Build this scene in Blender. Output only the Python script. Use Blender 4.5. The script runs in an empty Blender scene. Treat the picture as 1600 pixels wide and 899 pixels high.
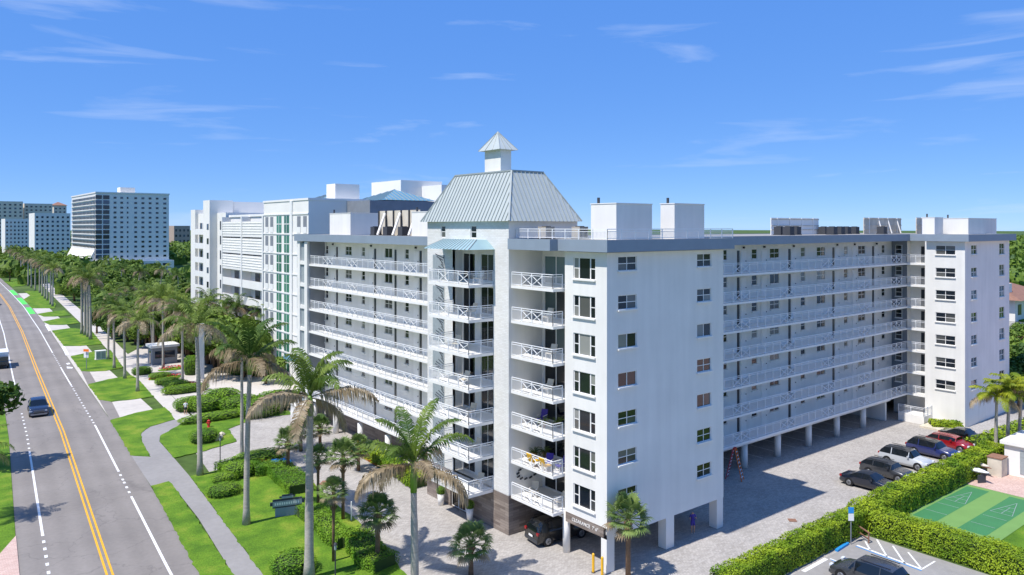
import bpy, bmesh, math, random
from mathutils import Vector, Matrix
rnd = random.Random(7)
R = math.radians
scene = bpy.context.scene
# ---------------------------------------------------------------- camera
FPX, HC, YH, CX = 1182.0, 23.5, 355.0, 800.0
RV = (.7814, -.6240); FV = (.6240, .7814); CAM = (-37.0, -36.03)
cam_d = bpy.data.cameras.new('camera'); cam = bpy.data.objects.new('camera', cam_d)
scene.collection.objects.link(cam); scene.camera = cam
cam.location = (CAM[0], CAM[1], HC)
cam.rotation_euler = (R(90), 0, -math.atan2(FV[0], FV[1]))
cam_d.sensor_width = 36; cam_d.lens = 36 * FPX / 1600; cam_d.shift_y = -94.5 / 1600
cam_d.clip_start = .5; cam_d.clip_end = 12000
# ---------------------------------------------------------------- sky and sun
SUN_EL = 60.0
sun_from = Vector((-1, .035, 0)).normalized()
w = bpy.data.worlds.new('World'); scene.world = w; w.use_nodes = True
nt = w.node_tree; nt.nodes.clear()
def N(nt, t, **k):
    n = nt.nodes.new(t)
    for a, b in k.items(): setattr(n, a, b)
    return n
sky = N(nt, 'ShaderNodeTexSky', sky_type='NISHITA', sun_disc=False)
sky.sun_elevation = R(SUN_EL); sky.sun_rotation = math.atan2(sun_from.x, sun_from.y)
sky.altitude = 0; sky.air_density = .5; sky.dust_density = 0; sky.ozone_density = 2
bg = N(nt, 'ShaderNodeBackground'); bg.inputs[1].default_value = .105
out = N(nt, 'ShaderNodeOutputWorld')
tc = N(nt, 'ShaderNodeTexCoord')
# thin cirrus: noise stretched along the horizon, the same all round the sky
sep = N(nt, 'ShaderNodeSeparateXYZ'); nt.links.new(tc.outputs['Generated'], sep.inputs[0])
mp = N(nt, 'ShaderNodeMapping'); nt.links.new(tc.outputs['Generated'], mp.inputs[0])
mp.inputs['Scale'].default_value = (2.2, 2.2, 17); mp.inputs['Rotation'].default_value = (R(3), R(-2), 0)
mp.inputs['Location'].default_value = (2.1, .6, 3.3)
n1 = N(nt, 'ShaderNodeTexNoise'); n1.inputs['Scale'].default_value = 1.5; n1.inputs['Detail'].default_value = 7
n1.inputs['Roughness'].default_value = .55; n1.inputs['Distortion'].default_value = .5
nt.links.new(mp.outputs[0], n1.inputs['Vector'])
r1 = N(nt, 'ShaderNodeValToRGB'); r1.color_ramp.elements[0].position = .56; r1.color_ramp.elements[1].position = .86
nt.links.new(n1.outputs['Fac'], r1.inputs[0])
# deeper, more even tropical blue over the whole dome
tn = N(nt, 'ShaderNodeVectorMath', operation='MULTIPLY_ADD'); tn.inputs[1].default_value = (.40,.42,.30); tn.inputs[2].default_value = (.05/.105,.175/.105,.565/.105)
nt.links.new(sky.outputs[0], tn.inputs[0])
mx = N(nt, 'ShaderNodeMix', data_type='RGBA'); mx.inputs['B'].default_value = (5.6, 6.4, 8.0, 1)
ml = N(nt, 'ShaderNodeMath', operation='MULTIPLY'); ml.inputs[1].default_value = .62
nt.links.new(r1.outputs[0], ml.inputs[0]); nt.links.new(ml.outputs[0], mx.inputs['Factor'])
nt.links.new(tn.outputs[0], mx.inputs['A']); nt.links.new(mx.outputs['Result'], bg.inputs[0])
nt.links.new(bg.outputs[0], out.inputs[0])
sd = bpy.data.lights.new('sun', 'SUN'); so = bpy.data.objects.new('sun', sd); scene.collection.objects.link(so)
sd.energy = 4.2; sd.angle = R(.53); sd.color = (1, .96, .9)
dirv = Vector((sun_from.x * math.cos(R(SUN_EL)), sun_from.y * math.cos(R(SUN_EL)), math.sin(R(SUN_EL))))
so.rotation_euler = dirv.to_track_quat('Z', 'Y').to_euler(); so.location = (-60, 0, 90)
vs = scene.view_settings; vs.view_transform = 'Standard'; vs.look = 'None'; vs.exposure = 0.38; vs.gamma = 1
scene.cycles.max_bounces = 6; scene.cycles.diffuse_bounces = 3; scene.cycles.transparent_max_bounces = 6
# ---------------------------------------------------------------- helpers
def ray(px, py):
    a = (px - CX) / FPX; return (FV[0] + a * RV[0], FV[1] + a * RV[1], -(py - YH) / FPX)
def G(px, py, z=0):
    d = ray(px, py); t = (z - HC) / d[2]; return (CAM[0] + t * d[0], CAM[1] + t * d[1])
def PX(px, py, x):
    d = ray(px, py); t = (x - CAM[0]) / d[0]; return (CAM[1] + t * d[1], HC + t * d[2])
def PY(px, py, y):
    d = ray(px, py); t = (y - CAM[1]) / d[1]; return (CAM[0] + t * d[0], HC + t * d[2])
def lin(c):
    return tuple(((v / 255) / 12.92 if v <= 10.3 else ((v / 255 + .055) / 1.055) ** 2.4) for v in c)
COL = scene.collection
class MB:
    def __init__(s): s.v = []; s.f = []; s.m = []
    def quad(s, a, b, c, d, m=0):
        n = len(s.v); s.v += [a, b, c, d]; s.f.append((n, n+1, n+2, n+3)); s.m.append(m)
    def tri(s, a, b, c, m=0):
        n = len(s.v); s.v += [a, b, c]; s.f.append((n, n+1, n+2)); s.m.append(m)
    def poly(s, pts, m=0):
        n = len(s.v); s.v += list(pts); s.f.append(tuple(range(n, n+len(pts)))); s.m.append(m)
    def box(s, x0, x1, y0, y1, z0, z1, m=0):
        n = len(s.v)
        s.v += [(x0,y0,z0),(x1,y0,z0),(x1,y1,z0),(x0,y1,z0),(x0,y0,z1),(x1,y0,z1),(x1,y1,z1),(x0,y1,z1)]
        for f in ((0,3,2,1),(4,5,6,7),(0,1,5,4),(1,2,6,5),(2,3,7,6),(3,0,4,7)):
            s.f.append(tuple(n+i for i in f)); s.m.append(m)
    def bar(s, p, q, w, h=None, m=0):
        h = h or w; p = Vector(p); q = Vector(q); d = (q - p).normalized()
        up = Vector((0,0,1)) if abs(d.z) < .95 else Vector((1,0,0))
        a = d.cross(up).normalized() * w/2; b = a.cross(d).normalized() * h/2
        n = len(s.v)
        for c in (p, q):
            s.v += [tuple(c-a-b), tuple(c+a-b), tuple(c+a+b), tuple(c-a+b)]
        for f in ((0,1,2,3),(7,6,5,4),(0,4,5,1),(1,5,6,2),(2,6,7,3),(3,7,4,0)):
            s.f.append(tuple(n+i for i in f)); s.m.append(m)
    def tube(s, pts, rads, seg=8, m=0, cap=True):
        pts = [Vector(p) for p in pts]; n0 = len(s.v)
        for i, p in enumerate(pts):
            d = (pts[min(i+1, len(pts)-1)] - pts[max(i-1, 0)]).normalized()
            up = Vector((1,0,0)) if abs(d.x) < .8 else Vector((0,1,0))
            a = d.cross(up).normalized(); b = d.cross(a).normalized()
            for k in range(seg):
                t = 2*math.pi*k/seg; s.v.append(tuple(p + (a*math.cos(t) + b*math.sin(t))*rads[i]))
        for i in range(len(pts)-1):
            for k in range(seg):
                k2 = (k+1) % seg
                s.f.append((n0+i*seg+k, n0+i*seg+k2, n0+(i+1)*seg+k2, n0+(i+1)*seg+k)); s.m.append(m)
        if cap:
            s.f.append(tuple(n0+k for k in range(seg))[::-1]); s.m.append(m)
            s.f.append(tuple(n0+(len(pts)-1)*seg+k for k in range(seg))); s.m.append(m)
    def mesh(s, name, mats, smooth=False):
        me = bpy.data.meshes.new(name); me.from_pydata(s.v, [], s.f)
        for m in (mats if isinstance(mats, (list, tuple)) else [mats]): me.materials.append(m)
        me.polygons.foreach_set('material_index', s.m)
        if smooth: me.polygons.foreach_set('use_smooth', [True]*len(s.f))
        me.update(); return me
def ob(name, me, parent=None, loc=(0,0,0), rz=0, scale=None):
    o = bpy.data.objects.new(name, me); COL.objects.link(o); o.location = loc; o.rotation_euler = (0,0,rz)
    if scale: o.scale = scale if isinstance(scale, (tuple, list)) else (scale,)*3
    if parent: o.parent = parent
    return o
def thing(name, label, cat, loc=(0,0,0), rz=0, group=None, me=None, scale=None):
    o = ob(name, me, None, loc, rz, scale); o['label'] = label; o['category'] = cat
    if group: o['group'] = group
    return o
def struct(name, me, kind='structure', label=None, cat=None):
    o = ob(name, me); o['kind'] = kind
    if label: o['label'] = label
    if cat: o['category'] = cat
    return o
def copy_tree(o, parent=None):
    c = o.copy(); COL.objects.link(c); c.parent = parent
    for ch in o.children: copy_tree(ch, c)
    return c
# ---------------------------------------------------------------- materials
def mat(name, rgb, rough=.7, var=.12, scale=1.0, bump=0, bscale=30, metal=0, spec=.5, srgb=True, var2=0, scale2=.15, objrand=0, stretch=None):
    m = bpy.data.materials.new(name); m.use_nodes = True; nt = m.node_tree
    b = nt.nodes['Principled BSDF']; c = lin(rgb) if srgb else rgb
    b.inputs['Roughness'].default_value = rough; b.inputs['Metallic'].default_value = metal
    b.inputs['Specular IOR Level'].default_value = spec
    geo = N(nt, 'ShaderNodeNewGeometry')
    nz = N(nt, 'ShaderNodeTexNoise'); nz.inputs['Scale'].default_value = scale; nz.inputs['Detail'].default_value = 6
    if stretch:
        st_ = N(nt, 'ShaderNodeVectorMath', operation='MULTIPLY'); st_.inputs[1].default_value = stretch; nt.links.new(geo.outputs['Position'], st_.inputs[0]); nt.links.new(st_.outputs[0], nz.inputs['Vector'])
    else: nt.links.new(geo.outputs['Position'], nz.inputs['Vector'])
    mr = N(nt, 'ShaderNodeMapRange'); mr.inputs['From Min'].default_value = .3; mr.inputs['From Max'].default_value = .7
    mr.inputs['To Min'].default_value = 1-var; mr.inputs['To Max'].default_value = 1+var
    nt.links.new(nz.outputs['Fac'], mr.inputs['Value'])
    val = mr.outputs[0]
    if var2:
        nz2 = N(nt, 'ShaderNodeTexNoise'); nz2.inputs['Scale'].default_value = scale2; nz2.inputs['Detail'].default_value = 4
        nt.links.new(geo.outputs['Position'], nz2.inputs['Vector'])
        m2 = N(nt, 'ShaderNodeMapRange'); m2.inputs['From Min'].default_value = .3; m2.inputs['From Max'].default_value = .7
        m2.inputs['To Min'].default_value = 1-var2; m2.inputs['To Max'].default_value = 1+var2
        nt.links.new(nz2.outputs['Fac'], m2.inputs['Value'])
        mm = N(nt, 'ShaderNodeMath', operation='MULTIPLY'); nt.links.new(val, mm.inputs[0]); nt.links.new(m2.outputs[0], mm.inputs[1]); val = mm.outputs[0]
    if objrand:
        oi = N(nt, 'ShaderNodeObjectInfo'); m3 = N(nt, 'ShaderNodeMapRange'); m3.inputs['To Min'].default_value = 1-objrand; m3.inputs['To Max'].default_value = 1+objrand
        nt.links.new(oi.outputs['Random'], m3.inputs['Value'])
        mm = N(nt, 'ShaderNodeMath', operation='MULTIPLY'); nt.links.new(val, mm.inputs[0]); nt.links.new(m3.outputs[0], mm.inputs[1]); val = mm.outputs[0]
    vm = N(nt, 'ShaderNodeVectorMath', operation='SCALE'); vm.inputs[0].default_value = c[:3]
    nt.links.new(val, vm.inputs['Scale']); nt.links.new(vm.outputs[0], b.inputs['Base Color'])
    if bump:
        nb = N(nt, 'ShaderNodeTexNoise'); nb.inputs['Scale'].default_value = bscale; nb.inputs['Detail'].default_value = 4
        nt.links.new(geo.outputs['Position'], nb.inputs['Vector'])
        bp = N(nt, 'ShaderNodeBump'); bp.inputs['Strength'].default_value = bump; bp.inputs['Distance'].default_value = .03
        nt.links.new(nb.outputs['Fac'], bp.inputs['Height']); nt.links.new(bp.outputs[0], b.inputs['Normal'])
    m['vm'] = 1
    return m
def two_tone(name, c1, c2, scale, rough=.9, detail=6, lo=.35, hi=.65, fine=.15, fscale=9, objrand=0, transl=0, bump=0, scale_b=None, c3=None):
    """colour that wanders between two (or three) tones, with fine grain"""
    m = bpy.data.materials.new(name); m.use_nodes = True; nt = m.node_tree; b = nt.nodes['Principled BSDF']
    b.inputs['Roughness'].default_value = rough; b.inputs['Specular IOR Level'].default_value = .25
    geo = N(nt, 'ShaderNodeNewGeometry')
    nz = N(nt, 'ShaderNodeTexNoise'); nz.inputs['Scale'].default_value = scale; nz.inputs['Detail'].default_value = detail
    nt.links.new(geo.outputs['Position'], nz.inputs['Vector'])
    cr = N(nt, 'ShaderNodeValToRGB'); e = cr.color_ramp.elements
    e[0].position = lo; e[0].color = (*lin(c1), 1); e[1].position = hi; e[1].color = (*lin(c2), 1)
    if c3: k = e.new((lo+hi)/2); k.color = (*lin(c3), 1)
    fac = nz.outputs['Fac']
    if objrand:
        oi = N(nt, 'ShaderNodeObjectInfo'); ma = N(nt, 'ShaderNodeMath', operation='MULTIPLY_ADD'); ma.inputs[1].default_value = objrand
        sb = N(nt, 'ShaderNodeMath', operation='SUBTRACT'); sb.inputs[1].default_value = .5
        nt.links.new(oi.outputs['Random'], sb.inputs[0]); nt.links.new(sb.outputs[0], ma.inputs[0]); nt.links.new(fac, ma.inputs[2]); fac = ma.outputs[0]
    nt.links.new(fac, cr.inputs[0])
    n2 = N(nt, 'ShaderNodeTexNoise'); n2.inputs['Scale'].default_value = fscale; n2.inputs['Detail'].default_value = 5
    nt.links.new(geo.outputs['Position'], n2.inputs['Vector'])
    mr = N(nt, 'ShaderNodeMapRange'); mr.inputs['From Min'].default_value = .3; mr.inputs['From Max'].default_value = .7
    mr.inputs['To Min'].default_value = 1-fine; mr.inputs['To Max'].default_value = 1+fine; nt.links.new(n2.outputs['Fac'], mr.inputs['Value'])
    vm = N(nt, 'ShaderNodeVectorMath', operation='SCALE'); nt.links.new(cr.outputs[0], vm.inputs[0]); nt.links.new(mr.outputs[0], vm.inputs['Scale'])
    nt.links.new(vm.outputs[0], b.inputs['Base Color'])
    if bump:
        bp = N(nt, 'ShaderNodeBump'); bp.inputs['Strength'].default_value = bump; bp.inputs['Distance'].default_value = .08
        nt.links.new(n2.outputs['Fac'], bp.inputs['Height']); nt.links.new(bp.outputs[0], b.inputs['Normal'])
    if transl:
        tr = N(nt, 'ShaderNodeBsdfTranslucent'); nt.links.new(vm.outputs[0], tr.inputs['Color'])
        ms = N(nt, 'ShaderNodeMixShader'); ms.inputs[0].default_value = transl
        nt.links.new(b.outputs[0], ms.inputs[1]); nt.links.new(tr.outputs[0], ms.inputs[2])
        nt.links.new(ms.outputs[0], nt.nodes['Material Output'].inputs['Surface'])
    return m
def brick_mat(name, c1, c2, mortar, bw, bh, axis='xy', msize=.02, rough=.8, bump=.3, big=.12, offset=.5):
    m = bpy.data.materials.new(name); m.use_nodes = True; nt = m.node_tree; b = nt.nodes['Principled BSDF']
    b.inputs['Roughness'].default_value = rough; b.inputs['Specular IOR Level'].default_value = .3
    geo = N(nt, 'ShaderNodeNewGeometry'); sp = N(nt, 'ShaderNodeSeparateXYZ'); cb = N(nt, 'ShaderNodeCombineXYZ')
    nt.links.new(geo.outputs['Position'], sp.inputs[0])
    if axis == 'xy': nt.links.new(sp.outputs[0], cb.inputs[0]); nt.links.new(sp.outputs[1], cb.inputs[1])
    else:
        ad = N(nt, 'ShaderNodeMath', operation='ADD'); nt.links.new(sp.outputs[0], ad.inputs[0]); nt.links.new(sp.outputs[1], ad.inputs[1])
        nt.links.new(ad.outputs[0], cb.inputs[0]); nt.links.new(sp.outputs[2], cb.inputs[1])
    br = N(nt, 'ShaderNodeTexBrick'); br.offset = offset; br.inputs['Scale'].default_value = 1; br.inputs['Brick Width'].default_value = bw; br.inputs['Row Height'].default_value = bh
    br.inputs['Mortar Size'].default_value = msize*bh; br.inputs['Bias'].default_value = 0
    br.inputs['Color1'].default_value = (*lin(c1), 1); br.inputs['Color2'].default_value = (*lin(c2), 1); br.inputs['Mortar'].default_value = (*lin(mortar), 1)
    nt.links.new(cb.outputs[0], br.inputs['Vector'])
    n2 = N(nt, 'ShaderNodeTexNoise'); n2.inputs['Scale'].default_value = .35; n2.inputs['Detail'].default_value = 7; nt.links.new(geo.outputs['Position'], n2.inputs['Vector'])
    mr = N(nt, 'ShaderNodeMapRange'); mr.inputs['From Min'].default_value = .3; mr.inputs['From Max'].default_value = .7
    mr.inputs['To Min'].default_value = 1-big; mr.inputs['To Max'].default_value = 1+big; nt.links.new(n2.outputs['Fac'], mr.inputs['Value'])
    vm = N(nt, 'ShaderNodeVectorMath', operation='SCALE'); nt.links.new(br.outputs['Color'], vm.inputs[0]); nt.links.new(mr.outputs[0], vm.inputs['Scale'])
    nt.links.new(vm.outputs[0], b.inputs['Base Color'])
    bp = N(nt, 'ShaderNodeBump'); bp.inputs['Strength'].default_value = bump; bp.inputs['Distance'].default_value = .02
    iv = N(nt, 'ShaderNodeMath', operation='SUBTRACT'); iv.inputs[0].default_value = 1; nt.links.new(br.outputs['Fac'], iv.inputs[1])
    nt.links.new(iv.outputs[0], bp.inputs['Height']); nt.links.new(bp.outputs[0], b.inputs['Normal'])
    return m
M = {}
M['white'] = mat('white_stucco', (229,226,219), .85, .04, .9, .35, 18, stretch=(1.6,1.6,.12), var2=.05, scale2=.3)
M['white2'] = mat('white_wall_far', (231,228,221), .85, .04, .3)
M['fascia'] = mat('blue_grey_fascia', (136,148,160), .6, .05, .8)
M['trim'] = mat('white_trim_paint', (236,233,227), .5, .03, 2)
M['rail'] = mat('white_rail_paint', (236,236,235), .45, .02, 3)
M['brick'] = brick_mat('white_painted_brick', (216,213,206), (226,224,219), (204,201,195), .4, .13, 'z', .07, .85, .35, .05)
M['tile'] = brick_mat('wood_look_tile', (112,100,92), (148,136,126), (84,76,70), 1.2, .2, 'z', .03, .5, .3, .12)
M['glass'] = None
def glass_mat(name, c_dark, c_blind, p_blind, rough=.06):
    m = bpy.data.materials.new(name); m.use_nodes = True; nt = m.node_tree; b = nt.nodes['Principled BSDF']
    b.inputs['Roughness'].default_value = rough; b.inputs['Specular IOR Level'].default_value = .7
    oi = N(nt, 'ShaderNodeObjectInfo'); cr = N(nt, 'ShaderNodeValToRGB'); cr.color_ramp.interpolation = 'LINEAR'
    e = cr.color_ramp.elements; e[0].position = 1-p_blind-.15; e[0].color = (*lin(c_dark), 1); e[1].position = 1-p_blind+.1; e[1].color = (*lin(c_blind), 1); e2 = e.new(.97); e2.color = (*lin(tuple(min(255, c*1.5) for c in c_blind)), 1)
    nt.links.new(oi.outputs['Random'], cr.inputs[0]); nt.links.new(cr.outputs[0], b.inputs['Base Color'])
    return m
M['glass'] = glass_mat('window_glass', (24,30,36), (96,96,92), .35)
M['glassd'] = glass_mat('dark_door_glass', (14,17,21), (34,38,42), .3)
M['glassg'] = glass_mat('greenish_door_glass', (34,44,46), (92,112,110), .55)
M['glassfar'] = glass_mat('far_window_glass', (30,38,50), (52,62,76), .4)
M['green'] = mat('green_curtained_glass', (66,122,100), .25, .15, .8, objrand=.2)
M['slit'] = mat('dark_sidelight', (38,42,46), .3, .1, 1)
M['grey'] = mat('grey_paint_and_shade', (128,132,138), .7, .08, 1)  # also carries the shade painted into the recess and neighbour walls
M['darkgrey'] = mat('dark_grey', (62,64,68), .7, .1, 1)
M['metroof'] = mat('pale_green_metal_roof', (180,186,182), .42, .04, .7, metal=.0, spec=.6)
M['seam'] = mat('metal_roof_seam', (158,165,162), .45, .05, 1)
M['bluemet'] = mat('blue_metal_roof', (96,142,164), .45, .06, .8)
M['awn'] = mat('pale_blue_metal_awning', (150,178,182), .45, .05, 1)
M['unit'] = mat('beige_metal_unit', (168,160,146), .6, .1, 2)
M['panel'] = mat('weathered_screen_panel', (206,196,178), .8, .15, 1.2)
M['black'] = mat('black_plastic', (22,23,25), .5, .1, 3)
M['tyre'] = mat('tyre_rubber', (24,24,25), .85, .1, 5)
M['rim'] = mat('alloy_rim', (150,152,156), .35, .05, 5, metal=.7)
M['concrete'] = mat('concrete', (196,188,178), .9, .07, 1.5, .2, 40, var2=.08, scale2=.2)
M['pathgrey'] = mat('grey_asphalt_path', (146,142,138), .9, .06, 2, .2, 40, var2=.08, scale2=.2)
M['asphalt'] = mat('worn_asphalt', (133,126,119), .9, .06, 3, .25, 60, var2=.12, scale2=.15)
def wear(m):
    # wheel tracks across the lanes (UV u = metres from the centre line) and thin sealed cracks
    nt = m.node_tree; b = nt.nodes['Principled BSDF']; src = b.inputs['Base Color'].links[0].from_socket
    uv = N(nt, 'ShaderNodeUVMap'); sp = N(nt, 'ShaderNodeSeparateXYZ'); nt.links.new(uv.outputs[0], sp.inputs[0])
    ab = N(nt, 'ShaderNodeMath', operation='ABSOLUTE'); nt.links.new(sp.outputs[0], ab.inputs[0])
    sn = N(nt, 'ShaderNodeMath', operation='SINE'); ml = N(nt, 'ShaderNodeMath', operation='MULTIPLY'); ml.inputs[1].default_value = 3.7; nt.links.new(ab.outputs[0], ml.inputs[0]); nt.links.new(ml.outputs[0], sn.inputs[0])
    geo = N(nt, 'ShaderNodeNewGeometry'); vo = N(nt, 'ShaderNodeTexVoronoi', feature='DISTANCE_TO_EDGE'); vo.inputs['Scale'].default_value = .16
    nz = N(nt, 'ShaderNodeTexNoise'); nz.inputs['Scale'].default_value = .9; nz.inputs['Detail'].default_value = 5; nt.links.new(geo.outputs['Position'], nz.inputs['Vector'])
    vs_ = N(nt, 'ShaderNodeVectorMath', operation='MULTIPLY_ADD'); vs_.inputs[1].default_value = (2.5,2.5,0); nt.links.new(nz.outputs['Color'], vs_.inputs[0]); nt.links.new(geo.outputs['Position'], vs_.inputs[2]); nt.links.new(vs_.outputs[0], vo.inputs['Vector'])
    cr = N(nt, 'ShaderNodeMapRange'); cr.inputs['From Max'].default_value = .012; cr.inputs['To Min'].default_value = .78; cr.inputs['To Max'].default_value = 1; nt.links.new(vo.outputs['Distance'], cr.inputs['Value'])
    ma = N(nt, 'ShaderNodeMath', operation='MULTIPLY_ADD'); ma.inputs[1].default_value = -.05; ma.inputs[2].default_value = 1; nt.links.new(sn.outputs[0], ma.inputs[0])
    mm = N(nt, 'ShaderNodeMath', operation='MULTIPLY'); nt.links.new(ma.outputs[0], mm.inputs[0]); nt.links.new(cr.outputs[0], mm.inputs[1])
    vm = N(nt, 'ShaderNodeVectorMath', operation='SCALE'); nt.links.new(src, vm.inputs[0]); nt.links.new(mm.outputs[0], vm.inputs['Scale']); nt.links.new(vm.outputs[0], b.inputs['Base Color'])
wear(M['asphalt'])
M['lot'] = mat('lot_asphalt', (150,146,141), .9, .06, 2, .2, 50, var2=.08, scale2=.25)
M['paver'] = brick_mat('grey_pavers', (160,154,147), (182,176,169), (138,132,126), .3, .15, 'xy', .06, .85, .25, .09)
M['pink'] = brick_mat('pink_pavers', (196,164,150), (210,182,168), (170,146,134), .3, .15, 'xy', .06, .85, .25, .08)
M['yellow'] = mat('yellow_road_paint', (236,170,32), .7, .08, 3)
M['wpaint'] = mat('white_road_paint', (232,230,226), .7, .06, 3)
M['bpaint'] = mat('blue_paint', (40,140,205), .6, .08, 3)
M['gpaint'] = mat('green_bike_lane_paint', (92,214,88), .7, .06, 2)
M['lawn'] = two_tone('lawn', (64,100,24), (136,146,52), .45, .95, 10, .28, .78, .3, 11, bump=.6, c3=(96,130,32))
M['terrain'] = two_tone('terrain_green', (52,76,30), (92,112,52), .05, .95, 8, .3, .7, .25, .8)
M['soil'] = mat('mulch', (112,84,64), .95, .2, 3)
M['palm'] = two_tone('palm_leaf', (66,94,32), (128,146,60), .5, .55, 3, .3, .7, .2, 3, objrand=.3, transl=.22)
M['palmdry'] = two_tone('dry_palm_leaf', (128,110,82), (184,166,136), .8, .8, 3, .3, .7, .2, 3, objrand=.3, transl=.15)
M['palmyel'] = two_tone('yellow_green_palm_leaf', (104,128,28), (164,168,48), .6, .55, 3, .3, .7, .2, 3, transl=.25)
M['fan'] = two_tone('fan_palm_leaf', (86,112,54), (142,160,90), .6, .55, 3, .3, .7, .2, 3, objrand=.3, transl=.2)
M['leaf'] = two_tone('tree_leaf', (58,88,30), (122,146,56), .45, .6, 4, .3, .7, .25, 2.5, objrand=.35, transl=.2)
M['hedge'] = two_tone('hedge_leaf', (92,128,24), (168,186,44), .5, .6, 4, .3, .7, .25, 4, transl=.2)
M['boxw'] = two_tone('clipped_shrub_leaf', (88,132,28), (138,172,46), .6, .6, 4, .3, .7, .2, 5, objrand=.2, transl=.15)
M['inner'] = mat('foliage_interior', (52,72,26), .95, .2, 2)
M['trunkg'] = mat('grey_palm_trunk', (168,160,148), .85, .16, 2.5, .4, 8, stretch=(1,1,5), var2=.12, scale2=.8)
M['trunkb'] = mat('brown_trunk', (122,96,72), .9, .2, 4, .6, 10)
M['shaft'] = mat('green_crownshaft', (104,142,44), .5, .1, 2)
M['red'] = mat('red_paint', (196,44,48), .6, .1, 2)
M['orange'] = mat('orange_sign', (246,120,28), .6, .05, 2)
M['yelpost'] = mat('yellow_post_paint', (240,182,30), .5, .05, 2)
M['skin'] = mat('skin', (196,148,122), .6, .03, 5)
M['purple'] = mat('purple_cloth', (72,58,150), .8, .08, 6)
M['wcloth'] = mat('white_cloth', (232,232,232), .8, .05, 6)
M['dcloth'] = mat('dark_cloth', (46,44,48), .8, .05, 6)
M['hair'] = mat('dark_hair', (40,30,26), .7, .1, 8)
M['water'] = mat('canal_water', (104,106,100), .12, .08, .4)
M['roofbrown'] = mat('brown_tile_roof', (142,104,84), .8, .15, 1.5)
M['court'] = mat('green_court', (62,124,74), .8, .05, .8)
M['court2'] = mat('light_green_court', (112,150,78), .8, .05, .8)
M['rock'] = mat('pale_rock', (206,196,176), .9, .15, 3, .4, 8)
M['lattice'] = mat('grey_screen', (150,158,160), .6, .12, 5)
M['browny'] = mat('brownish_far_stucco', (176,156,142), .85, .05, .3)
M['beige'] = mat('beige_stucco', (226,212,192), .85, .05, .3)
M['cream'] = mat('cream_stucco', (232,226,216), .85, .05, .3)
M['roofdeck'] = mat('roof_gravel', (150,146,140), .95, .1, 2)
# ================================================================ ground
FL = [3.0 + 2.675*k for k in range(7)]; RB, RT = 21.75, 22.63
def sheet(name, pts, z, m, thick=0, px=True, kind='structure', ragged=False):
    P = [G(*p) if px else p for p in pts]
    if ragged:
        Q = []; rg_ = random.Random(len(pts)*7)
        for i in range(len(P)):
            a, b = Vector(P[i]), Vector(P[(i+1) % len(P)]); n = max(1, min(60, int((b-a).length/.5)))
            for k in range(n): q = a.lerp(b, k/n); Q.append((q.x+rg_.gauss(0,.045), q.y+rg_.gauss(0,.045)))
        P = Q
    mb = MB(); mb.poly([(x, y, z) for x, y in P])
    if thick:
        n = len(P)
        for i in range(n):
            a, b = P[i], P[(i+1) % n]; mb.quad((*a, z), (*b, z), (*b, z-thick), (*a, z-thick))
    me = mb.mesh(name, m)
    bm = bmesh.new(); bm.from_mesh(me); bmesh.ops.triangulate(bm, faces=[f for f in bm.faces if len(f.verts) > 4]); bm.to_mesh(me); bm.free()
    o = ob(name, me)
    if kind: o['kind'] = kind
    return o
mb = MB(); mb.quad((-4000,-3000,-.06),(5000,-3000,-.06),(5000,6000,-.06),(-4000,6000,-.06)); struct('ground', mb.mesh('ground', M['terrain']))
sheet('plaza', [(-17,-60),(-17,16),(-12,60),(-6,66),(80,66),(80,-6.2),(20,-6.2),(20,-60)], -.02, M['paver'], px=False)
sheet('parking_lot', [(-2,-60),(-2,-14),(6,-7.9),(20.1,-7.9),(20.1,-60)], -.012, M['lot'], px=False)
# road from its painted centre line
RC = [(-29.6,-30),(-28.1,-5),(-26.34,20.8),(-25.33,34.5),(-23.13,64.3),(-20.72,105.5),(-17,165),(-13.66,229.7),(-11.83,282.4),(-9,380),(-10,520),(-18,800),(-40,1300)]
def offs(d, pts=RC):
    o = []
    for i, p in enumerate(pts):
        a = Vector(pts[max(i-1,0)]); b = Vector(pts[min(i+1,len(pts)-1)]); t = (b-a).normalized(); o.append((p[0]+t.y*d, p[1]-t.x*d))
    return o
def strip(name, d0, d1, z, m, pts=RC, kind='structure'):
    a, b = offs(d0, pts), offs(d1, pts); mb = MB()
    for i in range(len(pts)-1): mb.quad((*a[i],z),(*b[i],z),(*b[i+1],z),(*a[i+1],z))
    me = mb.mesh(name, m); uv = me.uv_layers.new(name='UVMap').data
    for i in range(len(pts)-1):
        for j, u in enumerate((d0,d1,d1,d0)): uv[4*i+j].uv = (u, pts[i+(j>1)][1])
    return struct(name, me, kind) if kind else me
road = strip('road', -5.1, 5.25, .0, M['asphalt'])
# dense centre-line for painting
def resamp(step=.5, ymax=420):
    o = []; 
    for i in range(len(RC)-1):
        a, b = Vector(RC[i]), Vector(RC[i+1]); n = max(1, int((b-a).length/step))
        for k in range(n): o.append(tuple(a.lerp(b, k/n)))
    return [p for p in o if -30 < p[1] < ymax]
DC = resamp()
def mark(name, d0, d1, ranges, m, z=.006):
    """painted line: ranges are (y0, y1) stretches, one mesh"""
    a, b = offs(d0, DC), offs(d1, DC); mb = MB()
    for i in range(len(DC)-1):
        y = DC[i][1]
        if any(r0 <= y < r1 for r0, r1 in ranges): mb.quad((*a[i],z),(*b[i],z),(*b[i+1],z),(*a[i+1],z))
    o = ob(name, mb.mesh(name, m), road); return o
mark('yellow_line', -.24, -.10, [(-30,420)], M['yellow']); mark('yellow_line', .10, .24, [(-30,420)], M['yellow'])
RW = 3.42; LW = -3.4
mark('white_line', RW-.09, RW+.09, [(-30,36.5),(45,65),(92,110),(128,420)], M['wpaint'])
mark('white_line', LW-.09, LW+.09, [(-30,18),(31,57),(95,420)], M['wpaint'])
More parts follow.
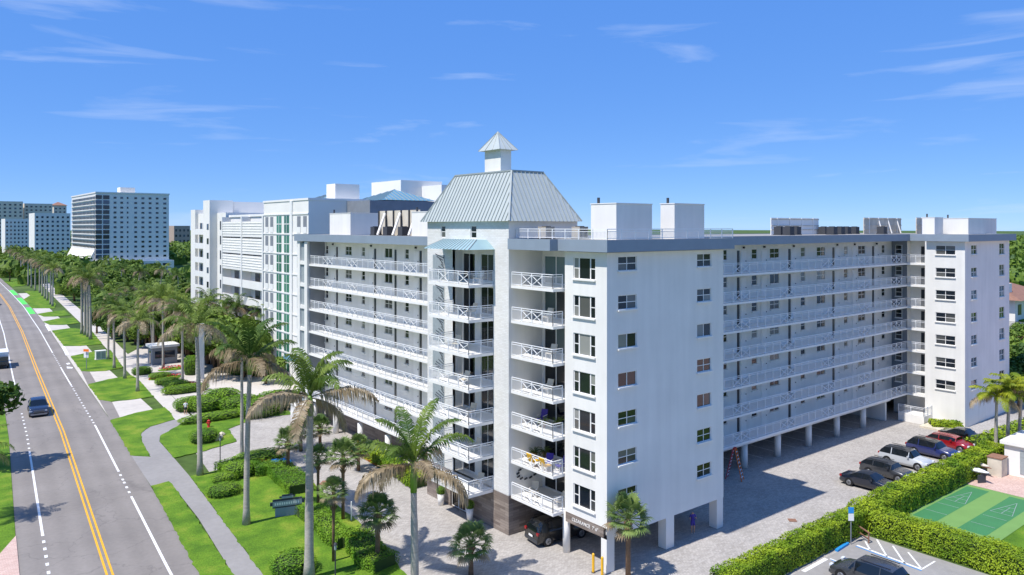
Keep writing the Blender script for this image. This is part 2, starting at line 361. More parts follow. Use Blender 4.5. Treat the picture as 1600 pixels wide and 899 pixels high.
def dots(d, y0, y1, step):
    a = offs(d-.1, DC); b = offs(d+.1, DC)
    y = y0
    for i in range(len(DC)-1):
        if DC[i][1] >= y and y < y1:
            mb = MB(); mb.quad((*a[i],.006),(*b[i],.006),(*b[i+1],.006),(*a[i+1],.006)); ob('line_dash', mb.mesh('line_dash', M['wpaint']), road); y += step
dots(RW, 37.5, 45, 1.35); dots(RW, 66, 92, 1.8); dots(RW, 110, 128, 2); dots(LW, 18.5, 31, 1.5); dots(LW, 58, 78, 2)
for y0, y1 in ((205,225),(236,262),(275,300)):
    mark('bike_lane_paint', 3.6, 5.0, [(y0,y1)], M['gpaint'], .008)
def px_poly_child(name, pts, z, m, parent):
    mb = MB(); mb.poly([(*G(*p), z) for p in pts]); return ob(name, mb.mesh(name, m), parent)
for pts in ([(96,542),(101,541),(108,554),(103,556)], [(70,508),(74,507),(80,516),(76,518)]): px_poly_child('stop_bar', pts, .012, M['wpaint'], road)
for pts in ([(103,568),(108,567),(110,569),(105,570)], [(104,573),(114,574),(113,576),(105,576)]): px_poly_child('bike_symbol', pts, .006, M['wpaint'], road)
def lawn(name, pts): return sheet(name, pts, .05, M['lawn'], .08, ragged=True)
sheet('driveway_apron', [offs(5.3)[i] for i in (4,5,6,7,8)] + [(-1.5,282),(-4.5,229),(-7.5,165),(-11,105.5),(-12.5,64.3)], -.008, M['concrete'], px=False)
path = [(510,1100),(365,899),(310,810),(266,754),(236,760),(205,712),(235,714),(222,690),(220,677),(235,667),(272,656),(302,652),(250,682),(249,690),(272,716),(297,745),(412,899),(560,1100)]
sheet('path', path, .004, M['pathgrey'])
walk_l = [(275,657),(240,620),(205,587),(160,538),(124,503),(90,470),(64,444),(40,424),(20,410)]
walk_r = [(300,652),(262,612),(226,580),(181,535),(145,500),(105,467),(74,441),(46,421),(24,408)]
sheet('sidewalk', walk_l + walk_r[::-1], .012, M['concrete'])
lawn('lawn', [(236,760),(263,753),(268,757),(300,800),(365,899),(510,1100),(422,1100),(312,899),(270,822)])
lawn('lawn', [(297,745),(345,734),(400,720),(440,722),(480,745),(520,785),(560,815),(590,845),(612,870),(640,905),(700,1000),(560,1100),(412,899)])
lawn('lawn', [(302,652),(250,682),(250,690),(272,716),(320,705),(370,690),(357,671),(395,655),(430,650),(456,648),(440,630),(370,636),(320,640)])
lawn('lawn', [(172,657),(215,645),(257,637),(266,645),(272,656),(235,667),(220,677),(222,690),(235,714),(205,712)])
lawn('lawn', [(137,601),(170,593),(205,587),(215,592),(240,620),(205,625),(175,628),(155,625)])
lawn('lawn', [(110,557),(145,550),(172,547),(180,556),(192,575),(165,580),(140,581),(127,580)])
lawn('lawn', [(81,517),(110,513),(142,516),(160,538),(125,541),(100,541)])
lawn('lawn', [(67,503),(90,498),(115,497),(124,505),(100,508),(78,508)])
lawn('lawn', [(58,491),(75,488),(100,485),(110,493),(85,495),(68,495)])
lawn('lawn', [(37,455),(60,455),(88,475),(85,482),(50,482),(37,468),(47,462)])
lawn('lawn', [(6,440),(28,436),(40,446),(20,449)])
# dark asphalt wedges of the driveways
for pts in ([(137,601),(127,580),(140,581),(150,598)], [(155,625),(175,628),(187,652),(172,657)]): sheet('driveway_apron', pts, .003, M['asphalt'])
sheet('driveway', [(199,554),(262,612),(302,650),(325,642),(352,622),(470,612),(470,566),(340,556),(262,548),(225,540)], .002, M['concrete'])
# left verge
L0 = offs(-5.12)
sheet('verge', L0[:8] + [(-60,230),(-60,-30)], .04, M['lawn'], .06, px=False)
sheet('pink_pavement', [(25,838),(-30,900),(-60,1100),(52,1100),(31,905)], .06, M['pink'])
# right: garden, court, pool deck
sheet('garden_lawn', [(22.6,-60),(22.6,-6.4),(39,-6.4),(39,-60)], -.004, M['lawn'], px=False)
sheet('court_margin', [(26.3,-14.6),(26.3,-7.3),(38.6,-7.3),(38.6,-14.6)], .02, M['court2'], px=False)
ct = sheet('shuffleboard_court', [(27.0,-10.0),(27.0,-8.2),(38.0,-8.2),(38.0,-10.0)], .026, M['court'], px=False)
ct2 = sheet('shuffleboard_court', [(27.0,-13.6),(27.0,-11.6),(38.0,-11.6),(38.0,-13.6)], .026, M['court'], px=False)
for par, yc in ((ct,-9.1),(ct2,-12.6)):
    mb = MB()
    def ln(a, b, wd=.04): mb.bar((a[0],a[1],.032),(b[0],b[1],.032),wd,.004)
    ln((29.2,yc-.85),(29.2,yc+.85)); ln((31.6,yc-.85),(31.6,yc+.85)); ln((33,yc-.8),(36.6,yc)); ln((33,yc+.8),(36.6,yc)); ln((33,yc-.8),(33,yc+.8))
    ln((34,yc-.58),(34,yc+.58)); ln((35,yc-.36),(35,yc+.36)); ln((33,yc),(35,yc))
    ob('court_lines', mb.mesh('court_lines', M['lattice']), par)
sheet('pool_deck', [(38.6,-60),(38.6,-6.3),(90,-6.3),(90,-60)], .03, M['pink'], px=False)  # pink deck spread over unseen ground to keep green bounce off the far block
sheet('water', [(92,-400),(92,60),(400,60),(400,-400)], -.03, M['water'], px=False)
# ================================================================ main building
def holed(mb, mapf, a0, a1, z0, z1, holes, depth, m=0):
    A = sorted({a0, a1, *[v for h in holes for v in h[:2]]}); Z = sorted({z0, z1, *[v for h in holes for v in h[2:]]})
    A = [a for a in A if a0 <= a <= a1]; Z = [z for z in Z if z0 <= z <= z1]
    for i in range(len(A)-1):
        for j in range(len(Z)-1):
            ca, cz = (A[i]+A[i+1])/2, (Z[j]+Z[j+1])/2
            if any(h[0] < ca < h[1] and h[2] < cz < h[3] for h in holes): continue
            mb.quad(mapf(A[i],Z[j],0), mapf(A[i+1],Z[j],0), mapf(A[i+1],Z[j+1],0), mapf(A[i],Z[j+1],0), m)
    for h in holes:
        for (p, q) in (((h[0],h[2]),(h[1],h[2])),((h[1],h[2]),(h[1],h[3])),((h[1],h[3]),(h[0],h[3])),((h[0],h[3]),(h[0],h[2]))):
            mb.quad(mapf(*p,0), mapf(*q,0), mapf(*q,depth), mapf(*p,depth), m)
_wc = {}
def window(par, face, plane, a0, a1, z0, z1, style='grid', depth=.1, sill=True, glass='glass', trim='trim', panes=True):
    """face 'W' looks to -X, 'S' looks to -Y; local mesh: width along x, glass faces -y"""
    wd, ht = round(a1-a0,2), round(z1-z0,2); key = (wd, ht, style, trim)
    if key not in _wc:
        fw = .05; mb = MB(); x0, x1 = -wd/2, wd/2
        mb.box(x0,x0+fw,-.03,.03,0,ht); mb.box(x1-fw,x1,-.03,.03,0,ht); mb.box(x0+fw,x1-fw,-.03,.03,0,fw); mb.box(x0+fw,x1-fw,-.03,.03,ht-fw,ht)
        cells = []
        if style == 'grid':
            mb.box(-.03,.03,-.025,.025,fw,ht-fw); mb.box(x0+fw,-.03,-.022,.022,ht/2-.025,ht/2+.025); mb.box(.03,x1-fw,-.022,.022,ht/2-.025,ht/2+.025)
            cells = [(x0+fw,-.03,fw,ht/2),(.03,x1-fw,fw,ht/2),(x0+fw,-.03,ht/2,ht-fw),(.03,x1-fw,ht/2,ht-fw)]
        elif style == 'pair': mb.box(-.03,.03,-.025,.025,fw,ht-fw); cells = [(x0+fw,-.03,fw,ht-fw),(.03,x1-fw,fw,ht-fw)]
        elif style == 'sash': mb.box(x0+fw,x1-fw,-.022,.022,ht/2-.025,ht/2+.025); cells = [(x0+fw,x1-fw,fw,ht/2),(x0+fw,x1-fw,ht/2,ht-fw)]
        elif style == 'trip':
            s = wd*.24
            for xx in (x0+s, x1-s): mb.box(xx-.05,xx+.05,-.03,.03,fw,ht-fw)
            mb.box(x0+fw,x0+s-.05,-.022,.022,ht*.5-.03,ht*.5+.03); mb.box(x1-s+.05,x1-fw,-.022,.022,ht*.5-.03,ht*.5+.03)
            cells = [(x0+fw,x0+s-.05,fw,ht*.5),(x0+fw,x0+s-.05,ht*.5,ht-fw),(x0+s+.05,x1-s-.05,fw,ht-fw),(x1-s+.05,x1-fw,fw,ht*.5),(x1-s+.05,x1-fw,ht*.5,ht-fw)]
        else: cells = [(x0+fw,x1-fw,fw,ht-fw)]
        fm = mb.mesh('window_frame', M[trim])
        pm = []
        if panes:
            for c in cells:
                p = MB(); p.box(c[0],c[1],-.006,.006,c[2],c[3]); pm.append(p)
        else:
            p = MB()
            for c in cells: p.box(c[0],c[1],-.006,.006,c[2],c[3])
            pm.append(p)
        sm = MB(); sm.box(x0-.06,x1+.06,-.16,-.035,-.09,.01)
        _wc[key] = (fm, pm, sm.mesh('sill', M[trim]), {})
    fm, pm, sm, pc = _wc[key]
    if glass not in pc: pc[glass] = [p.mesh('pane', M[glass]) for p in pm]
    c = (a0+a1)/2
    o = ob('window', fm, par, (plane+depth, c, z0) if face == 'W' else (c, plane+depth, z0), R(-90) if face == 'W' else 0)
    for p in pc[glass]: ob('pane', p, o)
    if sill: ob('sill', sm, o, (0, -depth+.02, 0))
    return o
_rc = {}
def railing(par, p0, p1, bays, z, h=1.05, bal=.115, mat_='rail'):
    """bays: string of p (pickets) and x (cross brace) along p0->p1"""
    L = round((Vector(p1)-Vector(p0)).length, 2); key = (L, bays, h, bal)
    if key not in _rc:
        n = len(bays); f = MB(); xs = []; b = MB(); w = L/n; x1 = MB(); x2 = MB(); x1.bar((.03,-.02,.14),(w-.03,-.02,h-.22),.045,.04); x2.bar((.03,.02,h-.22),(w-.03,.02,.14),.045,.04)
        f.box(0,L,-.03,.03,h-.05,h); f.box(0,L,-.02,.02,h-.2,h-.16); f.box(0,L,-.02,.02,.08,.12)
        for i in range(n+1): f.box(i*w-.028,i*w+.028,-.028,.028,0,h-.05)
        for i, c in enumerate(bays):
            if c == 'x':
                xs.append(i*w)
            k = int(w/bal) if c == 'p' else 0
            for j in range(1, k): xx = i*w + j*w/k; b.box(xx-.009,xx+.009,-.009,.009,.1,h-.18)
        _rc[key] = (f.mesh('railing', M[mat_]), (xs, x1.mesh('cross_brace', M[mat_]), x2.mesh('cross_brace', M[mat_])), b.mesh('balusters', M[mat_]) if b.f else None)
    f, x, b = _rc[key]; d = Vector(p1)-Vector(p0)
    o = ob('railing', f, par, (p0[0], p0[1], z), math.atan2(d.y, d.x))
    # a part of the balcony: its braces and bars stay joined meshes
    an = math.atan2(d.y, d.x); t = d.normalized()
    for xo in x[0]:
        for me in x[1:]: ob('cross_brace', me, par, (p0[0]+t.x*xo, p0[1]+t.y*xo, z), an)
    if b: q = ob('balusters', b, par, (p0[0], p0[1], z), an); q['kind'] = 'stuff'
    return o
BLD = thing('apartment_building', 'white seven storey L-shaped apartment building with railed walkways and metal roofed corner tower', 'building')
def part(name, mb, m, smooth=False): return ob(name, mb.mesh(name, M[m] if isinstance(m, str) else m, smooth), BLD)
mW = lambda x: (lambda a, z, d: (x+d, a, z))
mS = lambda y: (lambda a, z, d: (a, y+d, z))
# --- front block: sunlit strip (x=0) and shaded end (y=0)
hl = []; hs_ = []
for k in range(7):
    hl.append((1.12, 3.3, FL[k]+.78, FL[k]+2.3)); hs_ += [(1.1, 2.98, FL[k]+1.42, FL[k]+2.42), (9.72, 11.45, FL[k]+1.42, FL[k]+2.42)]
mb = MB(); holed(mb, mW(0), 0, 4.2, 3.05, RB, hl, .16); part('wall', mb, 'white')
mb = MB(); holed(mb, mS(0), 0, 13, 2.3, RB, hs_, .16); mb.quad((0,0,2.3),(13,0,2.3),(13,.4,2.3),(0,.4,2.3)); part('wall', mb, 'white')
mb = MB(); mb.quad((13,0,2.3),(13,9,2.3),(13,9,RB),(13,0,RB)); part('wall', mb, 'white')
mb = MB(); mb.box(.2,12.96,.2,4.15,2.5,RB-.02); part('core', mb, 'white')
for k in range(7):
    window(BLD, 'W', 0, *hl[k], style='trip'); window(BLD, 'S', 0, *hs_[2*k], style='pair' if k in (3,4) else 'grid'); window(BLD, 'S', 0, *hs_[2*k+1], style='pair' if k in (2,4) else 'grid')
# ground level piers, lintel and column
mb = MB(); mb.box(.0,.75,.02,.55,0,2.3); part('pier', mb, 'white')
for a, b in ((6.15,7.05),(12.2,12.97)):
    mb = MB(); mb.box(a,b,.02,.75,0,2.3); part('pier', mb, 'white')
mb = MB(); mb.tube([(.3,4.35,0),(.3,4.35,3.05)],[.27,.27],16); part('column', mb, 'white', True)
mb = MB(); mb.box(-.03,.25,.3,4.1,2.35,3.05); part('clad_lintel', mb, 'tile')
mb = MB(); mb.box(.26,12.9,.56,8.9,2.35,2.5); part('soffit', mb, 'white')
for x in (4.6, 9.2):
    for y in (4.5, 8.6): mb = MB(); mb.box(x-.25,x+.25,y-.25,y+.25,0,2.35); part('pier', mb, 'white')
cu = bpy.data.curves.new('txt','FONT'); cu.body = 'CLEARANCE  7\' 6"'; cu.size = .33; cu.extrude = .012; cu.align_x = 'CENTER'
to = bpy.data.objects.new('txt', cu); COL.objects.link(to); bpy.context.view_layer.update()
tm = bpy.data.meshes.new_from_object(to); bpy.data.objects.remove(to); tm.materials.clear(); tm.materials.append(M['trim'])
t = ob('clearance_lettering', tm, BLD, (-.045, 2.1, 2.6)); t.rotation_euler = (R(90),0,R(-90)); t['label'] = 'white CLEARANCE height lettering on the wood-look lintel'
# --- corner balconies between the sunlit strip and the tower
BX = -.95
mb = MB(); holed(mb, mW(2.2), 4.2, 9.2, 3.0, RB, [(6.3,9.0,FL[k]+.05,FL[k]+2.2) for k in range(7)], .12); part('wall', mb, 'white')
mb = MB(); mb.quad((0,4.2,3.05),(2.25,4.2,3.05),(2.25,4.2,RB),(0,4.2,RB)); part('wall', mb, 'white')
mb = MB(); mb.box(2.36,12.9,4.3,9.1,3.0,RB-.03); part('core', mb, 'white')
for k in range(7):
    z = FL[k]
    for j in range(2): window(BLD, 'W', 2.2, 6.3+j*1.35, 7.65+j*1.35, z+.05, z+2.2, style='pane', sill=False, glass='glassg' if k > 3 else 'glassd', depth=.08)
    mb = MB(); mb.box(BX-.05,2.22,4.34,9.17,z-.2,z); s = part('balcony', mb, 'trim')
    railing(s, (BX,9.12,0), (BX,4.42,0), 'pxxp', z); railing(s, (BX,4.42,0), (-.02,4.42,0), 'p', z)
# --- tower
TX = -1.2
mb = MB(); holed(mb, mW(TX), 9.2, 20.75, 3.0, 24.0, [(11.13,16.8,3.0,21.9),(13.4,14.2,22.6,23.6),(17.9,18.6,22.6,23.6)], .25); part('brick_wall', mb, 'brick')
mb = MB(); mb.quad((TX,9.2,3.0),(6,9.2,3.0),(6,9.2,24),(TX,9.2,24)); mb.quad((TX,20.75,0),(6,20.75,0),(6,20.75,24),(TX,20.75,24)); part('brick_wall', mb, 'white')
for y0, y1 in ((13.4,14.2),(17.9,18.6)): window(BLD, 'W', TX, y0, y1, 22.6, 23.6, style='sash', sill=False)
mb = MB(); mb.quad((TX,16.8,3),(-.2,16.8,3),(-.2,16.8,21.9),(TX,16.8,21.9)); mb.quad((TX,11.13,3),(-.2,11.13,3),(-.2,11.13,21.9),(TX,11.13,21.9)); part('wall', mb, 'white')
mb = MB(); holed(mb, mW(-.2), 11.13, 16.8, 3.0, 21.9, [h for k in range(7) for h in ((12.35,14.15,FL[k]+.05,FL[k]+2.25),(15.0,16.7,FL[k]+.05,FL[k]+2.25))], .1); part('wall', mb, 'white')
mb = MB(); mb.box(.32,5.9,9.25,20.7,2.9,23.9); part('core', mb, 'white')
mb = MB(); mb.box(TX+.02,.3,9.3,11.1,2.9,23.9); mb.box(TX+.27,.3,16.9,20.7,2.9,23.9); mb.box(TX+.27,.3,11.1,16.9,21.95,23.9); part('core', mb, 'white')
# ground floor cladding with entrance doors
mb = MB(); holed(mb, mW(TX-.03), 9.17, 20.75, 0, 2.98, [(14.1,17.1,.02,2.3)], .3); mb.quad((TX-.03,9.17,0),(6,9.17,0),(6,9.17,2.98),(TX-.03,9.17,2.98)); part('tile_cladding', mb, 'tile')
for j in range(3): window(BLD, 'W', TX-.03, 14.1+j, 15.1+j, .02, 2.3, style='pane', sill=False, glass='glassd', depth=.2)
for k in range(7):
    z = FL[k]
    for y0, y1 in ((12.35,14.15),(15.0,16.7)): window(BLD, 'W', -.2, y0, y1, z+.05, z+2.25, style='pair', sill=False, glass='glassd', depth=.06)
    mb = MB(); mb.box(-3.6,.2,11.12,16.78,z-.22,z); s = part('balcony', mb, 'trim')
    railing(s, (-3.55,16.7,0), (-3.55,11.18,0), 'pxpx', z); railing(s, (-3.55,11.18,0), (TX,11.18,0), 'pp', z)
    railing(s, (TX,16.72,0), (-3.55,16.72,0), 'pp', z)
    mb = MB(); mb.box(TX-.05,TX-.01,18.05,19.8,z+.05,z+2.05); sc_ = part('screen_panel', mb, 'lattice')
    mb = MB()
    for q in range(9):
        zz = z+.15+q*.21; mb.bar((TX-.07,18.15+.1*math.sin(q*1.3),zz),(TX-.07,18.9+.5*math.sin(q*.9+.5),zz+.3),.03,.05)
    ob('vine_motif', mb.mesh('vine_motif', M['darkgrey']), sc_)
# awning over the top balcony
mb = MB(); A = [(-3.75,10.95,21.75),(-3.75,17.3,21.75),(TX,18.4,21.75),(TX,10.95,21.75)]; B = [(-2.2,12.0,22.5),(-2.2,16.6,22.5),(TX,16.6,22.5),(TX,12.0,22.5)]
mb.quad(A[0],A[1],B[1],B[0]); mb.quad(A[0],A[3],B[3],B[0]); mb.quad(A[1],A[2],B[2],B[1]); mb.quad(*B); mb.quad(*A); aw = part('awning', mb, 'awn')
for i in range(14):
    t = i/13; p = Vector(A[0]).lerp(Vector(A[1]), t); q = Vector(B[0]).lerp(Vector(B[1]), t)
    mb = MB(); mb.bar(p+Vector((0,0,.02)), q+Vector((0,0,.02)), .05, .06); ob('awning_seam', mb.mesh('awning_seam', M['seam']), aw)
# hipped metal roof
EV = [(-1.55,8.75),(-1.55,21.3),(6.1,21.3),(6.1,8.75)]; TP = [(.5,11),(.5,18.9),(3.85,18.9),(3.85,11)]; ZE, ZT = 23.95, 27.95
mb = MB()
for i in range(4):
    a, b = EV[i], EV[(i+1)%4]; c, d = TP[(i+1)%4], TP[i]; mb.quad((*a,ZE),(*b,ZE),(*c,ZT),(*d,ZT))
mb.poly([(*p,ZT) for p in TP]); mb.poly([(*p,ZE) for p in EV][::-1]); roof = part('tower_roof', mb, 'metroof')
def seams(A0, A1, B0, B1, n):
    # ribs run straight up the slope; side ones are cut by the hips
    A0, A1, B0, B1 = map(Vector, (A0, A1, B0, B1)); ax = (A1-A0).normalized(); L = (A1-A0).length; b0 = (B0-A0).dot(ax); b1 = (B1-A0).dot(ax)
    up = ((B0-A0) - ax*b0)
    for i in range(1, n):
        s = L*i/n; t = 1.0
        if s < b0: t = s/b0
        if s > b1: t = (L-s)/(L-b1)
        p = A0 + ax*s; q = p + up*t; nrm = ax.cross(up).normalized(); nrm = nrm if nrm.z > 0 else -nrm
        m = MB(); m.bar(p+nrm*.03, q+nrm*.03, .05, .07); ob('roof_seam', m.mesh('roof_seam', M['seam']), roof)
seams((*EV[0],ZE),(*EV[1],ZE),(*TP[0],ZT),(*TP[1],ZT),28); seams((*EV[0],ZE),(*EV[3],ZE),(*TP[0],ZT),(*TP[3],ZT),18)
for i in range(4):
    m = MB(); m.bar((*EV[i],ZE+.03),(*TP[i],ZT+.04),.14,.1); ob('hip_cap', m.mesh('hip_cap', M['seam']), roof)
    a, b = TP[i], TP[(i+1)%4]; m = MB(); m.bar((*a,ZT+.05),(*b,ZT+.05),.14,.12); ob('ridge_cap', m.mesh('ridge_cap', M['seam']), roof)
mb = MB(); mb.box(1.2,2.3,13.3,15.5,27.9,29.95); cup = part('cupola', mb, 'white')
m = MB(); e = [(.8,12.9),(.8,15.9),(2.7,15.9),(2.7,12.9)]; ap = (1.75,14.4,31.5)
for i in range(4): m.tri((*e[i],29.9),(*e[(i+1)%4],29.9),ap)
m.poly([(*p,29.9) for p in e]); ob('cupola_roof', m.mesh('cupola_roof', M['metroof']), cup)
for i in range(4):
    for t in (0,.34,.67): 
        p = Vector((*e[i],29.92)).lerp(Vector((*e[(i+1)%4],29.92)), t); m = MB(); m.bar(p, Vector(ap)+Vector((0,0,.02)), .05, .05); ob('roof_seam', m.mesh('roof_seam', M['seam']), cup)
# --- roofs and fascias
def ring(name, pts, z0, z1, m, deckz=None):
    mb = MB(); n = len(pts)
    for i in range(n): mb.quad((*pts[i],z0),(*pts[(i+1)%n],z0),(*pts[(i+1)%n],z1),(*pts[i],z1))
    o = part(name, mb, m)
    for nm, z, mm in (('soffit', z0+.01, 'white'), ('roof_deck', z1-.05, 'roofdeck')):
        mb = MB(); mb.poly([(*p, z) for p in pts]); me = mb.mesh(nm, M[mm]); bm = bmesh.new(); bm.from_mesh(me); bmesh.ops.triangulate(bm, faces=bm.faces[:]); bm.to_mesh(me); bm.free(); ob(nm, me, BLD)
    return o
ring('fascia', [(-.6,-.6),(-.6,4.3),(-1.35,4.3),(-1.35,9.15),(14.2,9.15),(14.2,2),(13.6,2),(13.6,-.6)], RB+.05, RT, 'fascia')
ring('fascia', [(13.6,6.25),(59.6,6.25),(59.6,4.3),(58.9,4.3),(58.9,-.6),(PY(1577,500,0)[0]+.6,-.6),(PY(1577,500,0)[0]+.6,22),(13.6,22)], RB+.05, RT, 'fascia')
ring('fascia', [(.2,20.8),(.2,53.6),(16,53.6),(16,20.8)], RB+.05, RT, 'fascia')
for p, q in (((-.5,9.1,0),(-.5,-.5,0)), ((-.5,-.5,0),(13.5,-.5,0))):
    railing(BLD, p, q, 'p'*int((Vector(q)-Vector(p)).length/1.3), RT, .75)
# --- right wing with open walkways
WY, RY = 8.8, 6.65
rw = [('w',33.2,34.92),('s',36.67,37.02),('d',37.1,38.05),('n',39.13,40.0),('w',42.43,44.21),('s',45.8,46.14),('d',46.25,47.2),('n',48.43,49.24),('d',50.3,51.2),('w',51.75,53.47),('s',55.19,55.55),('d',55.7,56.65),('n',57.66,58.5),('n',25.0,25.8),('s',27.45,27.8),('d',27.95,28.95),('n',29.96,30.89),('d',31.6,32.5),('w',20,21.8),('d',17,18),('w',14.3,16)]
def wing_face(face, plane, items, a0, a1, trim_fix=None):
    holes = []
    for k in range(7):
        for t, a, b in items:
            if t in 'wn': holes.append((a, b, FL[k]+1.2, FL[k]+2.22))
    mb = MB(); holed(mb, (mS if face == 'S' else mW)(plane), a0, a1, 3.0, RB+.02, holes, .1); part('wall', mb, 'white')
    dm = MB(); dm.box(-.48,.48,-.03,.03,0,2.08); dm.box(-.36,.36,-.045,-.03,.2,.95); dm.box(-.36,.36,-.045,-.03,1.1,1.95); dme = dm.mesh('door', M['trim'])
    hm = MB(); hm.box(.36,.42,-.09,-.03,.98,1.08); hme = hm.mesh('handle', M['darkgrey'])
    sm = MB(); sm.box(-.17,.17,-.03,.03,0,2.1); sme = sm.mesh('sidelight', M['slit'])
    lm = MB(); lm.box(-.1,.1,-.14,0,0,.2); lme = lm.mesh('wall_light', M['black'])
    rz = 0 if face == 'S' else R(-90)
    for k in range(7):
        for t, a, b in items:
            c = (a+b)/2; loc = (c, plane-.02, FL[k]) if face == 'S' else (plane-.02, c, FL[k])
            if t == 'w': window(BLD, face, plane, a, b, FL[k]+1.2, FL[k]+2.22, 'pair' if rnd.random() < .2 else 'grid', .07, panes=False)
            elif t == 'n': window(BLD, face, plane, a, b, FL[k]+1.2, FL[k]+2.22, 'sash', .07, panes=False)
            elif t == 'd': d = ob('door', dme, BLD, loc, rz); ob('handle', hme, d); ob('wall_light', lme, BLD, (loc[0], loc[1]-.02, loc[2]+2.3) if face == 'S' else (loc[0]-.02, loc[1], loc[2]+2.3), rz)
            elif t == 's': ob('sidelight', sme, BLD, loc, rz)
wing_face('S', WY, rw, 13, 60.3)
mb = MB(); mb.box(13.1,PY(1577,500,0)[0]-.1,8.92,21.5,2.75,RB); part('core', mb, 'white')
bays = 'pp' + 'xxpppp'*5 + 'xxp'
for k in range(7):
    z = FL[k]; mb = MB(); mb.box(13.0,60.2,RY-.12,WY+.05,z-.2,z); mb.box(59.5,61.2,4.45,RY-.12,z-.2,z); s = part('walkway', mb, 'trim')
    railing(s, (13.1,RY,0), (59.55,RY,0), bays, z, bal=.13); railing(s, (59.55,RY,0), (59.55,4.45,0), 'pp', z)
mb = MB(); mb.box(13.0,56.5,7.2,8.0,2.35,2.8); part('beam', mb, 'white')
cm = MB(); cm.tube([(0,0,0),(0,0,2.36)],[.33,.33],16); cme = cm.mesh('column', M['white'], True)
for x in (20.9,26.9,32.7,38.6,44.5,50.5): ob('column', cme, BLD, (x,7.6,0))
for x in range(16,55,3):
    mb = MB(); mb.box(x-.05,x+.05,8.2,13.5,-.016,-.012); ob('stall_line', mb.mesh('stall_line', M['wpaint']), BLD)
mb = MB(); mb.box(13,70,17.5,17.8,0,2.8); mb.box(55.6,55.9,7.4,17.5,0,2.8); part('wall', mb, 'white')
# recess of the far corner
mb = MB(); mb.quad((60.3,WY,3),(60.3,6.9,3),(60.3,6.9,RB),(60.3,WY,RB)); part('wall', mb, 'grey')  # grey colour stands in for the shade under the slabs above
mb = MB(); mb.quad((60.3,6.9,0),(63,6.9,0),(63,6.9,RB),(60.3,6.9,RB)); mb.quad((61.2,6.9,0),(61.2,4.4,0),(61.2,4.4,RB),(61.2,6.9,RB)); part('wall', mb, 'white')
for k in range(7):
    window(BLD, 'W', 60.28, 7.5, 8.3, FL[k]+1.1, FL[k]+2.2, 'sash', 0, panes=False); mb = MB(); mb.box(61.14,61.2,5.2,5.6,FL[k],FL[k]+2.05); part('sidelight', mb, 'slit')
# --- far block
FX = 59.5
fw_ = [(1.05,3.25,FL[k]+1.15,FL[k]+2.25) for k in range(7)]
FE = PY(1577,500,0)[0]; wa = [PY(p,500,0)[0] for p in (1517.5,1526.5,1561.5,1569.5)]
fs_ = [h for k in range(7) for h in ((wa[0],wa[1],FL[k]+1.2,FL[k]+2.3),(wa[2],wa[3],FL[k]+1.0,FL[k]+2.4))]
mb = MB(); holed(mb, mW(FX), 0, 4.45, 0, RB+.02, fw_, .16); mb.quad((FX,4.45,0),(61.2,4.45,0),(61.2,4.45,RB),(FX,4.45,RB)); part('wall', mb, 'white')
mb = MB(); holed(mb, mS(0), FX, FE, 0, RB+.02, fs_, .16); mb.quad((FE,0,0),(FE,22,0),(FE,22,RB),(FE,0,RB)); part('wall', mb, 'white')
mb = MB(); mb.box(FX+.2,FE-.1,.2,4.4,0,RB); mb.box(61.3,FE-.1,4.4,9,0,RB); part('core', mb, 'white')
for h in fw_: window(BLD, 'W', FX, *h, style='grid')
for h in fs_: window(BLD, 'S', 0, *h, style='grid')
# ramp with rail
mb = MB(); mb.box(57.2,59.5,3.6,6.6,0,.95); s = part('ramp', mb, 'white')
railing(s, (57.25,6.6,0), (57.25,3.65,0), 'pp', .95); railing(s, (57.25,3.65,0), (59.45,3.65,0), 'pp', .95)
mb = MB(); mb.box(55.8,59.4,-.5,3.5,-.05,.18); part('planter_kerb', mb, 'rock')
# --- left wing
LX, LR = 2.6, .75
lw = [('n',49.09,49.8),('d',47.1,48.1),('s',46.45,46.8),('w',42.93,44.47),('n',39.7,40.46),('d',37.6,38.6),('s',37.13,37.47),('w',33.66,35.25),('n',30.31,31.05),('d',28.3,29.3),('s',27.83,28.15),('s',32.75,33.1),('d',24,25),('w',22,23.4)]
wing_face('W', LX, lw, 20.8, 50.9)
mb = MB(); mb.box(2.75,15.5,20.9,53,2.75,RB); part('core', mb, 'white')
for k in range(7):
    z = FL[k]; mb = MB(); mb.box(LR-.1,LX+.05,20.8,50.17,z-.2,z); s = part('walkway', mb, 'trim')
    railing(s, (LR,50.1,0), (LR,20.85,0), 'ppp' + 'xxppp'*4 + 'p', z, bal=.13)
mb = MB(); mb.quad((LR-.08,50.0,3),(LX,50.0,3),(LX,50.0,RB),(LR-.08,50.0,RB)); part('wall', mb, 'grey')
for y0, y1 in ((50.2,51.0),(52.35,53.1)):
    mb = MB(); mb.box(.4,1.2,y0,y1,0,RB); part('pier', mb, 'white')
for k in range(8):
    z = FL[0]-2.675+2.675*k if k else .2
    mb = MB(); mb.box(.62,.7,51.0,52.35,z+.35,z+2.5); part('screen_panel', mb, 'lattice')
    mb = MB(); mb.box(.45,1.1,51.0,52.35,z-.1,z+.34); part('wall', mb, 'white')
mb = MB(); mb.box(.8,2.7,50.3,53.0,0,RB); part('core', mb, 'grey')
mb = MB(); mb.box(2.9,3.2,20.8,50.2,0,2.8); part('wall', mb, 'tile')
for y in (26,32,38,44,49.8): ob('column', cme, BLD, (1.2,y,0))
